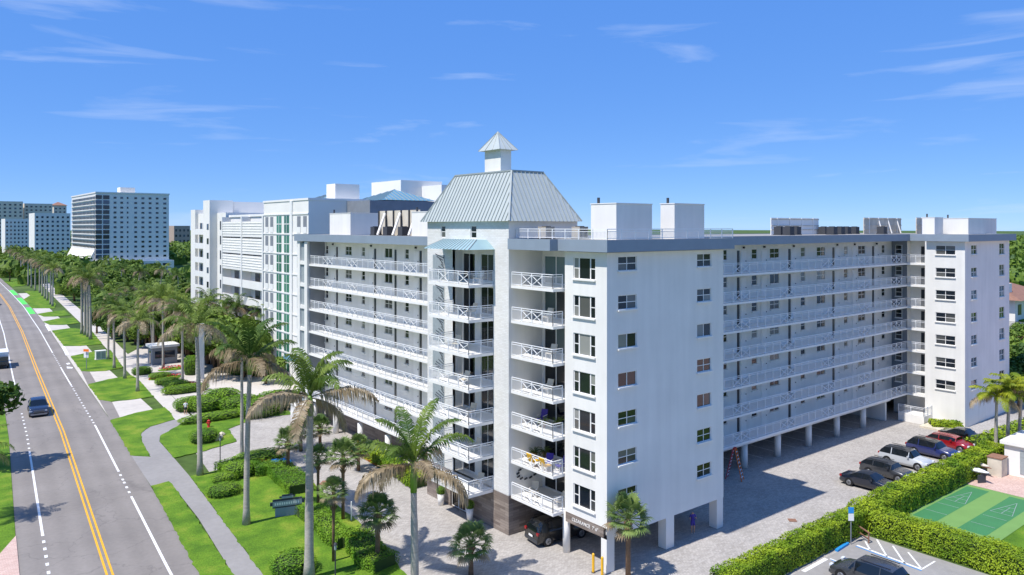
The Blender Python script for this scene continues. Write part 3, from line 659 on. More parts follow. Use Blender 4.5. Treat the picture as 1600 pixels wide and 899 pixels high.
# ================================================================ roof things on the building
def roof_box(x0,x1,y0,y1,z1,label):
    mb = MB(); mb.box(x0,x1,y0,y1,RT-.06,z1); o = thing('stair_bulkhead', label, 'roof bulkhead', me=mb.mesh('stair_bulkhead', M['white']))
    m = MB(); m.box(x0-.04,x1+.04,y0-.04,y1+.04,z1,z1+.06); ob('coping', m.mesh('coping', M['trim']), o)
    m = MB(); m.box(x0+.3,x0+.45,y1-.5,y1-.35,z1+.06,z1+.5); ob('vent_pipe', m.mesh('vent_pipe', M['darkgrey']), o); return o
roof_box(3.02,6.9,2.0,4.6,25.2,'white block on the front roof, left of the pair behind the roof railing')
roof_box(9.4,13.1,1.9,3.3,25.3,'white block on the front roof, right of the pair behind the roof railing')
y, z = PX(503,337,3.0); roof_box(3.0,7,44.0,49.5,25.1,'white roof block near the left end of the left wing')
roof_box(3.0,6,25.4,30.4,25.0,'beige white roof block beside the tower roof')
def ac_unit(x, y, label, s=1.0, m_='unit'):
    mb = MB(); mb.box(-.45*s,.45*s,-.45*s,.45*s,.1,.95*s); o = thing('air_conditioner', label, 'air conditioner', (x,y,RT-.05), group='air conditioners on the roofs', me=mb.mesh('air_conditioner', M[m_]))
    m = MB(); m.tube([(0,0,.95*s),(0,0,1.0*s)],[.36*s,.36*s],12); ob('fan_grille', m.mesh('fan_grille', M['black']), o)
    m = MB(); m.box(-.4*s,.4*s,-.46*s,-.45*s,.2,.85*s); ob('coil', m.mesh('coil', M['darkgrey']), o)
    m = MB(); m.box(-.5*s,.5*s,-.5*s,.5*s,0,.1); ob('base', m.mesh('base', M['darkgrey']), o)
ac_unit(1.2,7.6,'beige air conditioner under the tower eaves, nearer the tower'); ac_unit(3.6,6.4,'beige air conditioner under the tower eaves, nearer the white block')
for i, px in enumerate((1232,1243,1287,1300,1312,1322,1378,1477,1490,1502,1218,1335)):
    y = 11 + (i % 3)*1.4; x = PY(px, 360, y)[0]; ac_unit(x, y, 'dark air conditioner in the row on the right wing roof', 1.0, 'darkgrey')
def screen(px0, px1, y, z1, label, braces=True):
    x0 = PY(px0,350,y)[0]; x1 = PY(px1,350,y)[0]
    o = thing('equipment_screen', label, 'roof screen', (0,0,0))
    m = MB(); m.box(x0,x1,y,y+.1,RT-.05,z1); ob('screen_panel', m.mesh('screen_panel', M['trim'] if 'white' in label else M['panel']), o)
    n = 4
    for i in range(n):
        x = x0 + (x1-x0)*(i+.5)/n
        if 'braced' in label and i: m = MB(); m.bar((x,y-.05,z1-.4),(x-.3,y-.7,RT),.1,.1); ob('brace', m.mesh('brace', M['trim']), o)
        m = MB(); m.box(x-.06,x+.06,y-.08,y,RT,z1); ob('stud', m.mesh('stud', M['trim']), o)
    for zz in (RT+.5, (RT+z1)/2, z1-.2): m = MB(); m.box(x0,x1,y-.07,y-.002,zz,zz+.1); ob('girt', m.mesh('girt', M['panel']), o)
screen(1205,1279,14.5,24.6,'long low white screen on the right wing roof'); screen(1350,1408,13,24.75,'tall braced weathered screen on the right wing roof')
screen(1432,1490,10,24.8,'braced screen near the far end of the roof')
roof_box(PY(1441,360,7)[0],PY(1459,360,7)[0]-.9,5.5,7,24.7,'narrow white roof block before the far braced screen'); roof_box(PY(1513,360,3)[0],PY(1557,360,3)[0],3,6,24.6,'white roof block at the far right end of the roof')
# braced screen on the left wing, faces the street
o = thing('equipment_screen', 'braced weathered screen with pipes on the left wing roof', 'roof screen')
m = MB(); m.box(4.6,4.7,31.4,40.4,RT-.05,25.3); ob('screen_panel', m.mesh('screen_panel', M['panel']), o)
for i in range(6):
    y = 31.8 + i*1.65; m = MB(); m.box(4.45,4.6,y-.07,y+.07,RT,25.3); ob('stud', m.mesh('stud', M['darkgrey']), o)
    if i % 2 == 0: m = MB(); m.bar((4.4,y,25),(3.2,y-.5,RT),.2,.2); ob('brace', m.mesh('brace', M['trim']), o)
for y in (33,36.2,39): ac_unit(3.6,y,'dark air conditioner before the braced screen on the left wing', 1.0, 'darkgrey')
# ================================================================ vegetation
def frond(mb, base, az, elev, L, droop, nleaf=26, leaf=.75, m=0, rng=rnd, curl=1.0):
    """one feather frond: arching rachis with leaflets on both sides"""
    d = Vector((math.cos(az), math.sin(az), 0)); side = Vector((-d.y, d.x, 0)); pts = []; p = Vector(base); e = elev
    n = 9
    for i in range(n+1):
        pts.append(p.copy()); t = i/n; e2 = e - droop*t*t
        p = p + (d*math.cos(e2) + Vector((0,0,1))*math.sin(e2)) * (L/n)
    mb.tube(pts, [.05*(1-.85*i/n) for i in range(n+1)], 3, m, cap=False)
    for i in range(nleaf):
        t = .12 + .88*i/(nleaf-1); f = t*n; k = min(int(f), n-1); q = pts[k].lerp(pts[k+1], f-k); tan = (pts[k+1]-pts[k]).normalized()
        ll = leaf*math.sin(math.pi*min(.97, .18+.8*t))**.7 * rng.uniform(.8,1.15)
        for s in (-1, 1):
            out = (side*s*.85 + tan*.55 + Vector((0,0,rng.uniform(-.15,.25)))).normalized()
            mid = q + out*ll*.5 + Vector((0,0,-.06*ll)); tip = q + out*ll*.85 + Vector((0,0,-(.35+.35*rng.random())*ll*curl))
            wv = tan*(.045)
            mb.quad(tuple(q-wv*.6), tuple(q+wv*.6), tuple(mid+wv), tuple(mid-wv), m); mb.tri(tuple(mid-wv), tuple(mid+wv), tuple(tip), m)
def palm_proto(seed, n=16, L=3.6, dry=.35, leafmat='palm', droop=1.9, lo=-.35, hi=1.25, leaf=.8, nleaf=24):
    rg = random.Random(seed); mb = MB()
    for i in range(n):
        u = i/n; el = hi - (hi-lo)*u + rg.uniform(-.12,.12); az = i*2.4 + rg.uniform(-.2,.2)
        frond(mb, (0,0,0), az, el, L*rg.uniform(.85,1.08), droop*rg.uniform(.75,1.15), nleaf, leaf, 1 if u > 1-dry else 0, rg, 1.0+(.8 if u > 1-dry else 0))
    return mb.mesh('fronds', [M[leafmat], M['palmdry']])
PALM = [palm_proto(s, 18, 3.9, leaf=.95, nleaf=28) for s in (1,2,3)]; PALMG = [palm_proto(s, 15, 3.2, .12) for s in (4,5)]; PALMBIG = [palm_proto(s, 12, 4.6, .42, nleaf=62, leaf=1.05, hi=1.45, droop=1.7) for s in (6,7,8)]
PALMY = [palm_proto(9, 14, 3.0, .15, 'palmyel', nleaf=34)]
def trunk_mesh(h, r0, r1, mats, shaft=0, lean=(0,0), bulge=0):
    mb = MB(); n = 10; pts = []; rr = []
    for i in range(n+1):
        t = i/n; pts.append((lean[0]*t*t, lean[1]*t*t, h*t)); rr.append((r0+(r1-r0)*t)*(1+bulge*math.exp(-((t-.0)/.06)**2)+.04*math.sin(i*2.1)))
    mb.tube(pts, rr, 10, 0)
    if shaft: mb.tube([(lean[0],lean[1],h-.02),(lean[0],lean[1],h+shaft*.5),(lean[0],lean[1],h+shaft)], [r1*1.12,r1*1.25,r1*.6], 10, 1)
    return mb.mesh('trunk', mats, True)
PALM_N = [0]
def royal(px, py, h, label, var=0, protos=PALM, rad=.2, shaft=1.3, xy=None, lean=(0,0), group='royal palms along the street', s=1.0):
    x, y = xy or G(px, py); i = PALM_N[0]; PALM_N[0] += 1
    if lean == (0,0): lean = (rnd.uniform(-.3,.3), rnd.uniform(-.3,.3))
    o = thing('royal_palm', label, 'palm tree', (x,y,-.03), group=group)
    ob('trunk', trunk_mesh(h, rad*1.25, rad*.8, [M['trunkg'], M['shaft']], shaft, lean, .35), o)
    c = ob('crown', protos[(i+var) % len(protos)], o, (lean[0],lean[1],h+shaft*.9), rnd.uniform(0,6.28)); c.scale = (s,s,s*rnd.uniform(.9,1.1)); return o
royal(312.5,743,13.2,'tall royal palm on the lawn corner by the paved driveway', s=1.05)
royal(385,820,11.9,'tall royal palm on the front lawn beside the curved clipped hedge', protos=PALMBIG, s=1.0)
royal(483,906,11.0,'tall grey trunked royal palm nearest the camera before the monument sign', protos=PALMBIG, rad=.26)
royal(648,930,6.6,'stout palm with green crownshaft before the entrance balconies', protos=PALMBIG, rad=.24, shaft=1.9, var=1)
royal(378,716,10.3,'slender palm behind the clipped hedge at the driveway', rad=.15, shaft=.8, s=.8)
street = [(128,522,11.5),(133,524,12),(137.5,527,12),(141.5,531,11.5),(169,562,8.6),(178.5,576,8.8),(195,592,9),(215,612,9)]
for k, (px, py, h) in enumerate(street): royal(px, py, h, ['royal palm in the row of four close grey trunks, ' + ('leftmost','second from left','third from left','rightmost')[k % 4], 'royal palm beside the sidewalk, ' + ('farthest','second farthest','second nearest','nearest')[k % 4] + ' of the four before the gatehouse'][k > 3], rad=.24 if k < 4 else .17)
for k, (px, py, h) in enumerate([(255,577,10.5),(285,598,9.5),(270,560,9),(240,552,9.5)]): royal(px, py, h, 'palm over the driveway flower beds, ' + ('nearest the street','by the red flower bed','beside the gatehouse','left of the gatehouse')[k], rad=.17, group='palms by the gatehouse')
far_row = [(38,443,10),(44,447,11),(49,450,10),(55,455,11),(62,458,11),(66,463,10.5),(70,467,11),(74,470,10.5),(79,476,11),(82,479,10),(33,437,11),(28,432,10),(22,427,11),(16,423,10)]
for k, (px, py, h) in enumerate(far_row): royal(px, py, h, 'royal palm in the distant row along the far sidewalk', rad=.22, group='distant street palms', s=1.05)
# coconut and date palms among the trees behind the driveway
mid = [(330,520,8),(352,530,7),(300,508,9),(265,500,8),(235,505,8),(375,520,8.5),(400,530,7),(280,478,9),(320,478,9),(345,490,8),(200,500,8),(180,505,7),(365,500,9),(425,545,7),(395,505,8),(440,540,7.5),(215,470,9),(190,462,9),(165,450,10),(250,465,9),(150,470,9),(460,550,7)] + [(q, 542+(q-250)*.17+rnd.uniform(-4,10), rnd.uniform(7,10)) for q in [205,222,238,255,275,296,315,334,352,371,390,410,432,452,470]]
for k, (px, py, h) in enumerate(mid):
    lx = rnd.uniform(-.8,.8); royal(px, py, h, 'feathery palm in the thicket between the street and the white buildings', protos=PALM+PALMG, rad=.15, shaft=.4, lean=(lx, rnd.uniform(-.8,.8)), group='palms in the thicket')
# fan palms
def fan_proto(seed, n=44, L=1.15, fan=.75):
    rg = random.Random(seed); mb = MB()
    for i in range(n):
        az = i*2.4; el = 1.35 - 2.0*i/n + rg.uniform(-.15,.15); d = Vector((math.cos(az)*math.cos(el), math.sin(az)*math.cos(el), math.sin(el)))
        p = d*L*rg.uniform(.7,1.05); mb.bar((0,0,0), p, .03, .03, 0)
        side = d.cross(Vector((0,0,1))).normalized(); up = side.cross(d).normalized()
        for j in range(15):
            a = (j-7)/7*1.75; v = (d*math.cos(a) + side*math.sin(a) + up*(.12-.15*abs(a))).normalized(); l = fan*(1-.18*abs(a)/1.75)*rg.uniform(.85,1.1)
            wv = (side*math.cos(a)-d*math.sin(a))*.05; m_ = p + v*l*.6; t = p + v*l + Vector((0,0,-.16*l - .1*rg.random()))
            mt = 1 if (i > n*.86) else 0
            mb.quad(tuple(p), tuple(p), tuple(m_+wv), tuple(m_-wv), mt) if False else mb.tri(tuple(p), tuple(m_+wv), tuple(m_-wv), mt); mb.tri(tuple(m_-wv), tuple(m_+wv), tuple(t), mt)
    return mb.mesh('fronds', [M['fan'], M['palmdry']])
FAN = [fan_proto(s) for s in (1,2,3)]
def sabal(xy, h, label, k=0, s=1.0, r=.17):
    o = thing('sabal_palm', label, 'palm tree', (*xy,-.03), group='fan palms round the building')
    mb = MB(); mb.tube([(0,0,0),(0,0,h*.5),(0,0,h*.78),(0,0,h*.92),(0,0,h)],[r*1.1,r*.95,r*1.1,r*1.7,r*.9],10); ob('trunk', mb.mesh('trunk', M['trunkb'], True), o)
    mb = MB()
    for i in range(26):
        a = i*2.4; z = h*.72+.03*i*h*.25; mb.bar((r*math.cos(a),r*math.sin(a),z),((r+.16)*math.cos(a),(r+.16)*math.sin(a),z+.28),.07,.03)
    ob('boots', mb.mesh('boots', M['trunkb']), o)
    c = ob('crown', FAN[k % 3], o, (0,0,h), rnd.uniform(0,6)); c.scale = (s,)*3
sabal((-7.3,5.6), 2.1, 'short fan palm standing on the pavers in front of the tower base', 0, 1.0)
sabal((.9,-1.1), 3.9, 'fan palm at the shaded corner of the building beside yellow posts', 1, 1.05)
sabal(G(590,882), 3.6, 'fan palm rising from the clipped hedge near the entrance drive', 2, .95)
sabal(G(450,740), 3.1, 'fan palm behind the blue and red flowers', 0, .9)
sabal(G(497,786), 3.9, 'slim fan palm behind the hedge beside the red marker', 1, .75, .12); sabal(G(521,878), 5.0, 'slim leaning fan palm on the lawn edge beside the lamp post', 2, .7, .1); sabal(G(536,812), 5.2, 'slim fan palm on the paver side of the hedge', 0, .9, .13)
for k, (px, py) in enumerate([(500,700),(470,705),(560,735)]): sabal(G(px,py), 2.2, 'low fan palm in the planting before the left wing, ' + ('middle one','leftmost one','by the red kerb')[k], k, .9)
# yellow-green palms at the far right
for k, (px, py, h) in enumerate([(1556,722,6.2),(1574,722,7.0),(1592,716,6.5)]): royal(px, py, h, 'yellow green palm behind the parked cars, ' + ('left of three','middle of three','right of three')[k], protos=PALMY, rad=.16, shaft=.5, group='palms at the canal side')
# leaf clumps
def leaf_shell(fn, n, size, mats, rng, inner=None, name='foliage'):
    """fn(rng) -> (point, outward normal); many small leaf faces round it"""
    mb = MB()
    for i in range(n):
        p, nr = fn(rng); nr = (nr + Vector((rng.gauss(0,.55), rng.gauss(0,.55), rng.gauss(0,.55)))).normalized()
        a = nr.orthogonal().normalized(); a.rotate(Matrix.Rotation(rng.uniform(0,6.28), 3, nr)); b = nr.cross(a); s = size*rng.uniform(.6,1.3)
        mb.quad(tuple(p-a*s*.5), tuple(p+b*s*.35), tuple(p+a*s*.6), tuple(p-b*s*.35), 0)
    if inner: inner(mb)
    return mb.mesh(name, mats)
def tree_proto(seed, n=2600, size=.42, lobes=9):
    rg = random.Random(seed); L = [(Vector((rg.gauss(0,.45), rg.gauss(0,.45), rg.uniform(-.25,.5))), rg.uniform(.38,.6)) for _ in range(lobes)]
    def fn(r):
        c, rad = L[r.randrange(lobes)]; d = Vector((r.gauss(0,1), r.gauss(0,1), r.gauss(.25,1))).normalized(); q = r.uniform(.6,1.05)
        return c*2.2 + d*rad*2.2*q, d
    return leaf_shell(fn, n, size, [M['leaf']], rg)
TREE = [tree_proto(s) for s in (11,12,13,14)]
tm_ = MB(); tm_.tube([(0,0,-3),(.1,0,-1.5),(.2,.1,0),(.1,.1,1)],[.24,.19,.13,.05],8)
for a in range(5): tm_.tube([(.15,.05,-1.2+.2*a),(.7*math.cos(a*1.3),.7*math.sin(a*1.3),.1+.1*a),(1.3*math.cos(a*1.3),1.3*math.sin(a*1.3),.7)],[.1,.06,.02],6)
TRUNK = tm_.mesh('trunk', M['trunkb'], True)
TN = [0]
def tree(x, y, s, label, zc=None, group='broadleaf trees', k=None):
    i = TN[0] if k is None else k; TN[0] += 1
    o = thing('broadleaf_tree', label, 'tree', (x,y,0), rnd.uniform(0,6.28), group)
    c = ob('crown', TREE[i % 4], o, (0,0,zc or 3*s*.95), 0, s); ob('trunk', TRUNK, o, (0,0,zc or 3*s*.95), 0, s); return o
for k, (px, py, s) in enumerate([(1586,600,1.3),(1598,590,1.4),(1592,640,1.1),(1603,625,1.2),(1583,565,1.3),(1600,560,1.4)]): tree(*G(px,py), s, 'leafy tree at the canal edge beyond the far block', group='canal side trees')
tree(-32.0,54,1.5,'round leafy tree overhanging the left road edge beside the pickup', zc=6.0); tree(-27.4,124,1.0,'small leafy tree on the left verge beyond the parked truck')
royal(0,0,5.0,'low palm on the left verge casting a frond shadow on the road', xy=(-32.7,37.5), shaft=.4, rad=.16, group='palms on the left verge', s=.8)

rg0 = random.Random(77)
for k, (px, py, s) in enumerate([(232,470,1.5),(262,480,1.5),(300,468,1.6),(330,495,1.4),(205,455,1.5),(350,470,1.5),(285,495,1.3),(240,440,1.6),(380,490,1.4),(318,520,1.1),(400,540,1.1),(430,560,1.2),(445,585,1.2),(415,600,1.0),(370,505,1.2),(180,440,1.5),(150,432,1.5),(120,425,1.6),(105,440,1.4),(95,455,1.3),(130,470,1.2),(160,485,1.2),(215,490,1.2),(400,505,1.3),(90,425,1.6),(70,420,1.6),(50,415,1.6),(15,440,1.3),(5,425,1.6)] + [(q, 538+(q-250)*.17+rg0.uniform(-10,8), rg0.uniform(1.25,1.95)) for q in [rg0.uniform(205,468) for _ in range(50)]] + [(rg0.uniform(110,240), rg0.uniform(425,475), rg0.uniform(1.2,1.7)) for _ in range(30)] + [(q, max(rg0.uniform(470,535), 462+(q-120)*.55), rg0.uniform(.9,1.4)) for q in [rg0.uniform(150,300) for _ in range(36)] if True]):
    x, y = G(px, py)
    if 6 < x < 40 and 58 < y < 128: x = 5.5 - rg0.random()*3
    tree(x, y, s, 'dense leafy tree in the thicket along the street side', group='trees in the thicket')
# far woods: one mass
def wood(name, spots, n, size, label):
    rg = random.Random(5); mb = MB()
    for (x, y, s, h) in spots:
        for i in range(n):
            d = Vector((rg.gauss(0,1), rg.gauss(0,1), abs(rg.gauss(0,1)))).normalized(); p = Vector((x,y,h*.55)) + Vector((d.x*s, d.y*s, d.z*h*.5))*rg.uniform(.8,1.06)
            nr = (d + Vector((rg.gauss(0,.5),rg.gauss(0,.5),rg.gauss(0,.5)))).normalized(); a = nr.orthogonal().normalized(); b = nr.cross(a); q = size*s*rg.uniform(.6,1.3)
            mb.quad(tuple(p-a*q), tuple(p+b*q*.6), tuple(p+a*q), tuple(p-b*q*.6))
        # dark core so the crowns are not see-through
        mb.tube([(x,y,0),(x,y,h*.5),(x,y,h*.92)],[s*.75,s*.8,s*.3],7)
    o = ob(name, mb.mesh(name, M['leaf'])); o['kind'] = 'stuff'; o['label'] = label; o['category'] = 'trees'
sp = []; rg = random.Random(3)
def free(x, y):
    if x < 80 and y < 70 and x > -18: return False
    if 5 < x < 46 and 60 < y < 150: return False
    if 34 < x < 78 and 378 < y < 420: return False
    return True
for i in range(900):
    y = rg.uniform(140,1500); cxr = 0
    xl = -40 + y*.0; x = rg.uniform(-20, 40+y*1.1)
    if abs(x - (-14 + (y-230)*.0)) < 14 or not free(x,y): continue
    s = rg.uniform(3.5,6.5)*(1+y/1500); sp.append((x,y,s,rg.uniform(6,10)))
for i in range(500):
    x = rg.uniform(-140,-34); y = rg.uniform(110,1300)
    if x > -34: continue
    sp.append((x - (y-400)*.02 if y > 400 else x, y, rg.uniform(3.5,6)*(1+y/1500), rg.uniform(6,9.5)))
for i in range(420):
    x = rg.uniform(95,1500); y = rg.uniform(-60,500)+x*.1
    if x < 400 and y < 62: y = 62 + rg.random()*200
    sp.append((x,y,rg.uniform(4,7)*(1+x/1500),rg.uniform(6,10)))
wood('far_woods', sp, 70, .22, 'far green woods between and behind the buildings')
# clipped shrubs
def shrub_proto(seed, n, size, sq=2.6):
    rg = random.Random(seed)
    def fn(r):
        d = Vector((r.gauss(0,1), r.gauss(0,1), r.gauss(.3,1))).normalized(); k = (abs(d.x)**sq+abs(d.y)**sq+abs(d.z)**sq)**(-1/sq)
        return d*k*r.uniform(.92,1.04), d
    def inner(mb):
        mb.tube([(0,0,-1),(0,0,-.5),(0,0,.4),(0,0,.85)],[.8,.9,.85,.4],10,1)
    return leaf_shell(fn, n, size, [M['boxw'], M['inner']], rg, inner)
SHR = [shrub_proto(s, 2200, .1) for s in (21,22)]
def shrub(px, py, rx, ry, h, label, rz=0, cat='shrub'):
    x, y = G(px, py); o = thing('clipped_shrub', label, cat, (x,y,h*.48), rz, 'clipped shrubs'); me = SHR[TN[0] % 2]; TN[0] += 1
    o2 = ob('foliage', me, o); o2.scale = (rx, ry, h*.52)
shrub(319,690,1.55,1.4,1.35,'round clipped shrub by the driveway corner near pale rocks')
shrub(350,772,1.5,1.3,.9,'low dark shrub in the lawn bay beside the royal palm')
shrub(352,752,1.2,1.0,.8,'low shrub between the lawn bay and the clipped hedge')
shrub(458,893,1.5,1.4,1.3,'round shrub on the lawn at the bottom edge')
shrub(374,743,1.5,1.4,1.3,'round dark shrub beside the driveway lamp')
shrub(405,722,2.6,1.5,1.1,'dark clipped shrub behind the red flowers')
for k, (px, py, a, b, h) in enumerate([(250,592,1.6,1.2,1.0),(262,600,1.8,1.3,1.0),(275,606,1.8,1.4,1.1),(290,613,3.2,1.3,1.1),(300,640,2.2,2.0,1.6),(325,640,2.6,2.0,1.8),(345,634,2.5,2.0,2.2),(375,640,2.5,2.0,1.8),(340,655,4.5,1.3,.9),(405,650,2.5,1.8,2.2),(430,640,2.5,1.8,2.4),(222,585,1.5,1.3,1.2),(300,585,1.3,1.3,3),(420,585,3,2,1.2),(385,583,3,2,1)]):
    shrub(px, py, a, b, h, 'clipped hedge shrub by the neighbouring driveway, ' + ('behind the sidewalk palms','beside the first red bed','between the red beds','low along the driveway','behind the walking person','behind the royal palm trunk','tallest of the driveway group','right of the group','low band above the hydrant','dark one before the left wing','beside the stair end','near the gatehouse','tall one by the white post','in the far island','left in the far island')[k])
# hedge runs (polyline in the ground plane, width, height)
def hedge(name, pts, wd, h, n_per, size, label, m='hedge', px=True, top_light=True):
    P = [Vector(G(*p)) if px else Vector(p) for p in pts]; rg = random.Random(len(label)); mb = MB()
    for i in range(len(P)-1):
        a, b = P[i], P[i+1]; L = (b-a).length; t = (b-a)/L; s = Vector((t.y,-t.x))
        for k in range(int(L*n_per)):
            u = rg.uniform(-.15,L+.15); r = rg.random(); q = a + t*u; wob = 1+.035*math.sin(u*1.7+i)+.025*math.sin(u*4.1)
            if r < .42: p = Vector((*(q+s*rg.uniform(-wd/2,wd/2)*wob), h*wob*rg.uniform(.93,1.05))); nr = Vector((0,0,1))
            else: sg = 1 if r < .74 else -1; p = Vector((*(q+s*sg*wd/2*wob*rg.uniform(.88,1.06)), rg.uniform(.05,h))); nr = Vector((s.x*sg, s.y*sg, .35))
            nr = (nr + Vector((rg.gauss(0,.5),rg.gauss(0,.5),rg.gauss(0,.5)))).normalized(); e = nr.orthogonal().normalized(); e.rotate(Matrix.Rotation(rg.uniform(0,6.28),3,nr)); f = nr.cross(e); z = size*rg.uniform(.6,1.35)
            mb.quad(tuple(p-e*z*.5), tuple(p+f*z*.35), tuple(p+e*z*.6), tuple(p-f*z*.35), 0)
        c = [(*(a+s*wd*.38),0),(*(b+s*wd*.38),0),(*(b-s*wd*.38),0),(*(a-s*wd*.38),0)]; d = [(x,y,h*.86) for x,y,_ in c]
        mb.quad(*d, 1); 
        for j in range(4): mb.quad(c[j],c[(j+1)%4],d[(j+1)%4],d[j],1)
    o = thing('hedge', label, 'hedge', group='hedges'); ob('foliage', mb.mesh('foliage', [M[m], M['inner']]), o); return o
hedge('hedge', [(3,-6.95),(8,-6.95),(14,-6.85),(20.8,-6.9)], 1.5, 1.7, 1100, .12, 'long bright hedge between the paved court and the small parking lot', px=False)
hedge('hedge', [(20.8,-7.0),(27,-6.9),(34,-6.95),(41,-7.0),(48.5,-7.0)], 1.9, 1.85, 850, .14, 'long bright hedge in front of the parked cars', px=False)
hedge('hedge', [(21.3,-8),(21.4,-12),(21.3,-16),(21.3,-24)], 2.0, 1.7, 1100, .12, 'hedge between the small parking lot and the green court', px=False)
hedge('hedge', [(50,-4.8),(58,-5.2),(66,-5.5)], 2.6, 1.2, 200, .26, 'low bright planting at the far end of the court', px=False)
hedge('hedge', [(352,733),(372,739),(398,741),(424,737),(438,742),(456,757),(470,772)], 2.3, .95, 1000, .1, 'curved clipped hedge at the top of the front lawn', m='boxw')
hedge('hedge', [(470,812),(485,808),(505,822),(522,845),(540,856)], 1.7, .9, 1000, .1, 'clipped hedge right of the monument sign', m='boxw')
hedge('hedge', [(540,858),(556,842),(566,858),(580,880),(602,890)], 2.3, .9, 1000, .1, 'clipped hedge ending beside the entrance drive', m='boxw')
hedge('hedge', [(566,708),(592,722),(622,740),(655,762)], 1.6, 1.0, 350, .2, 'mixed green planting along the foot of the left wing', m='hedge')
hedge('hedge', [(57,2.7),(58.8,.3)], 1.4, .8, 300, .2, 'planting in the kerbed bed beside the far block', px=False)
# ================================================================ vehicles
def paint(name, rgb, rough=.25): 
    m = mat(name, rgb, rough, .02, 3, spec=.6); m.node_tree.nodes['Principled BSDF'].inputs['Coat Weight'].default_value = .6; return m
CG = mat('car_glass', (20,24,28), .05, .02, 3, spec=.8); HL = mat('headlight', (220,224,230), .15, .02, 3); TL = mat('tail_light', (150,22,26), .25, .02, 3)
def car(name, label, cat, loc, rz, color, L=4.7, W=1.86, H=1.65, kind='suv', roofcol=None):
    """lofted body: stations along x (nose at +x); the cabin band is glass"""
    o = thing(name, label, cat, loc, rz); hw = W/2
    zb = .24; hood = .98 if kind != 'sedan' else .9; belt = hood + .08
    F, B = L/2, -L/2
    if kind == 'suv': st = [(B,.5,.55,.9),(B+.08,.95,1.0,.98),(B+.2,belt,H*.78,1),(B+.55,belt,H-.06,1),(B+1.3,belt,H,1),(B+2.3,belt,H-.01,1),(B+2.95,belt,H-.1,1),(F-1.35,belt-.02,belt+.02,1),(F-.6,hood-.05,hood-.01,.99),(F-.12,hood-.2,hood-.15,.94),(F,.5,.55,.86)]
    elif kind == 'sedan': st = [(B,.5,.55,.88),(B+.1,.85,.92,.96),(B+.8,belt-.02,belt+.03,1),(B+1.5,belt,H-.08,1),(B+2.1,belt,H,1),(B+2.7,belt,H-.03,1),(F-1.45,belt-.03,belt+.02,1),(F-.6,hood-.08,hood-.03,.98),(F-.12,hood-.22,hood-.17,.93),(F,.45,.5,.85)]
    else: st = [(B,.6,.65,.96),(B+.03,1.15,1.18,.98),(B+1.75,1.15,1.18,1),(B+1.8,1.2,H-.25,1),(B+2.0,1.2,H,1),(B+3.1,1.2,H,1),(B+3.5,1.2,H-.12,1),(F-1.35,1.16,1.2,1),(F-.3,1.1,1.14,.99),(F-.05,.98,1.02,.96),(F,.6,.64,.93)]
    body = MB(); glass = MB(); secs = []
    for x, zbelt, ztop, ws in st:
        w = hw*ws; cab = ztop - zbelt > .15; wr = w*.76 if cab else w*.9
        secs.append([(x,-w*.93,zb),(x,-w,.5),(x,-w*.985,max(.52,zbelt)),(x,-wr,ztop-(.05 if cab else .02)),(x,-wr*.6,ztop),(x,wr*.6,ztop),(x,wr,ztop-(.05 if cab else .02)),(x,w*.985,max(.52,zbelt)),(x,w,.5),(x,w*.93,zb)])
    for i in range(len(secs)-1):
        a, b = secs[i], secs[i+1]; ca = st[i][2]-st[i][1] > .15; cb = st[i+1][2]-st[i+1][1] > .15
        for j in range(9):
            tgt, m = body, 0
            if j in (2,6) and (ca or cb): tgt = glass
            if j in (3,4,5) and ca != cb and (kind != 'pickup' or i > 4 or True): tgt = glass
            if j in (3,4,5) and ca and cb and abs(st[i][2]-st[i+1][2]) > .2: tgt = glass
            if j in (3,4,5) and tgt is body and ca and roofcol: m = 1
            tgt.quad(a[j], b[j], b[j+1], a[j+1], m)
        body.quad(a[9], b[9], b[0], a[0], 2)
    body.poly(secs[0]); body.poly(secs[-1][::-1])
    def weld(me):
        bm = bmesh.new(); bm.from_mesh(me); bmesh.ops.remove_doubles(bm, verts=bm.verts, dist=.001); bmesh.ops.recalc_face_normals(bm, faces=bm.faces); bm.to_mesh(me); bm.free(); return me
    me = weld(body.mesh('body', [color, roofcol or color, M['black']], True)); bo = ob('body', me, o)
    gm = weld(glass.mesh('windows', CG, False)); go = ob('windows', gm, o); go.scale = (1.0,1.004,1.002)
    # pillars
    pm = MB()
    for s in (-1,1):
        for i in range(2, len(st)-2):
            if st[i][2]-st[i][1] > .3 and (i % 2 == 0):
                p = secs[i]; q = (p[2],p[3]) if s < 0 else (p[7],p[6]); pm.bar(Vector(q[0])+Vector((0,s*.012,0)), Vector(q[1])+Vector((0,s*.012,0)), .07, .03)
    if pm.f: ob('pillars', pm.mesh('pillars', color), o)
    wx = (F-.88, B+.9); wr = .36 if kind != 'sedan' else .33
    for x in wx:
        for s in (-1,1):
            t = MB(); t.tube([(x,s*(hw-.2),wr),(x,s*(hw+.015),wr)],[wr,wr],20); wo = ob('wheel', t.mesh('wheel', M['tyre'], False), o)
            r = MB(); r.tube([(x,s*(hw+.012),wr),(x,s*(hw+.03),wr)],[wr*.68,wr*.6],14); ob('rim', r.mesh('rim', M['rim']), wo)
            for k in range(5):
                q = MB(); aa = k*1.2566; q.bar((x,s*(hw+.032),wr),(x+math.cos(aa)*wr*.6,s*(hw+.032),wr+math.sin(aa)*wr*.6),.05,.02); ob('spoke', q.mesh('spoke', M['darkgrey']), wo)
            ar = MB(); ar.tube([(x,s*(hw-.25),wr+.02),(x,s*(hw+.004),wr+.02)],[wr*1.16,wr*1.16],20); ob('wheel_arch', ar.mesh('wheel_arch', M['black']), o)
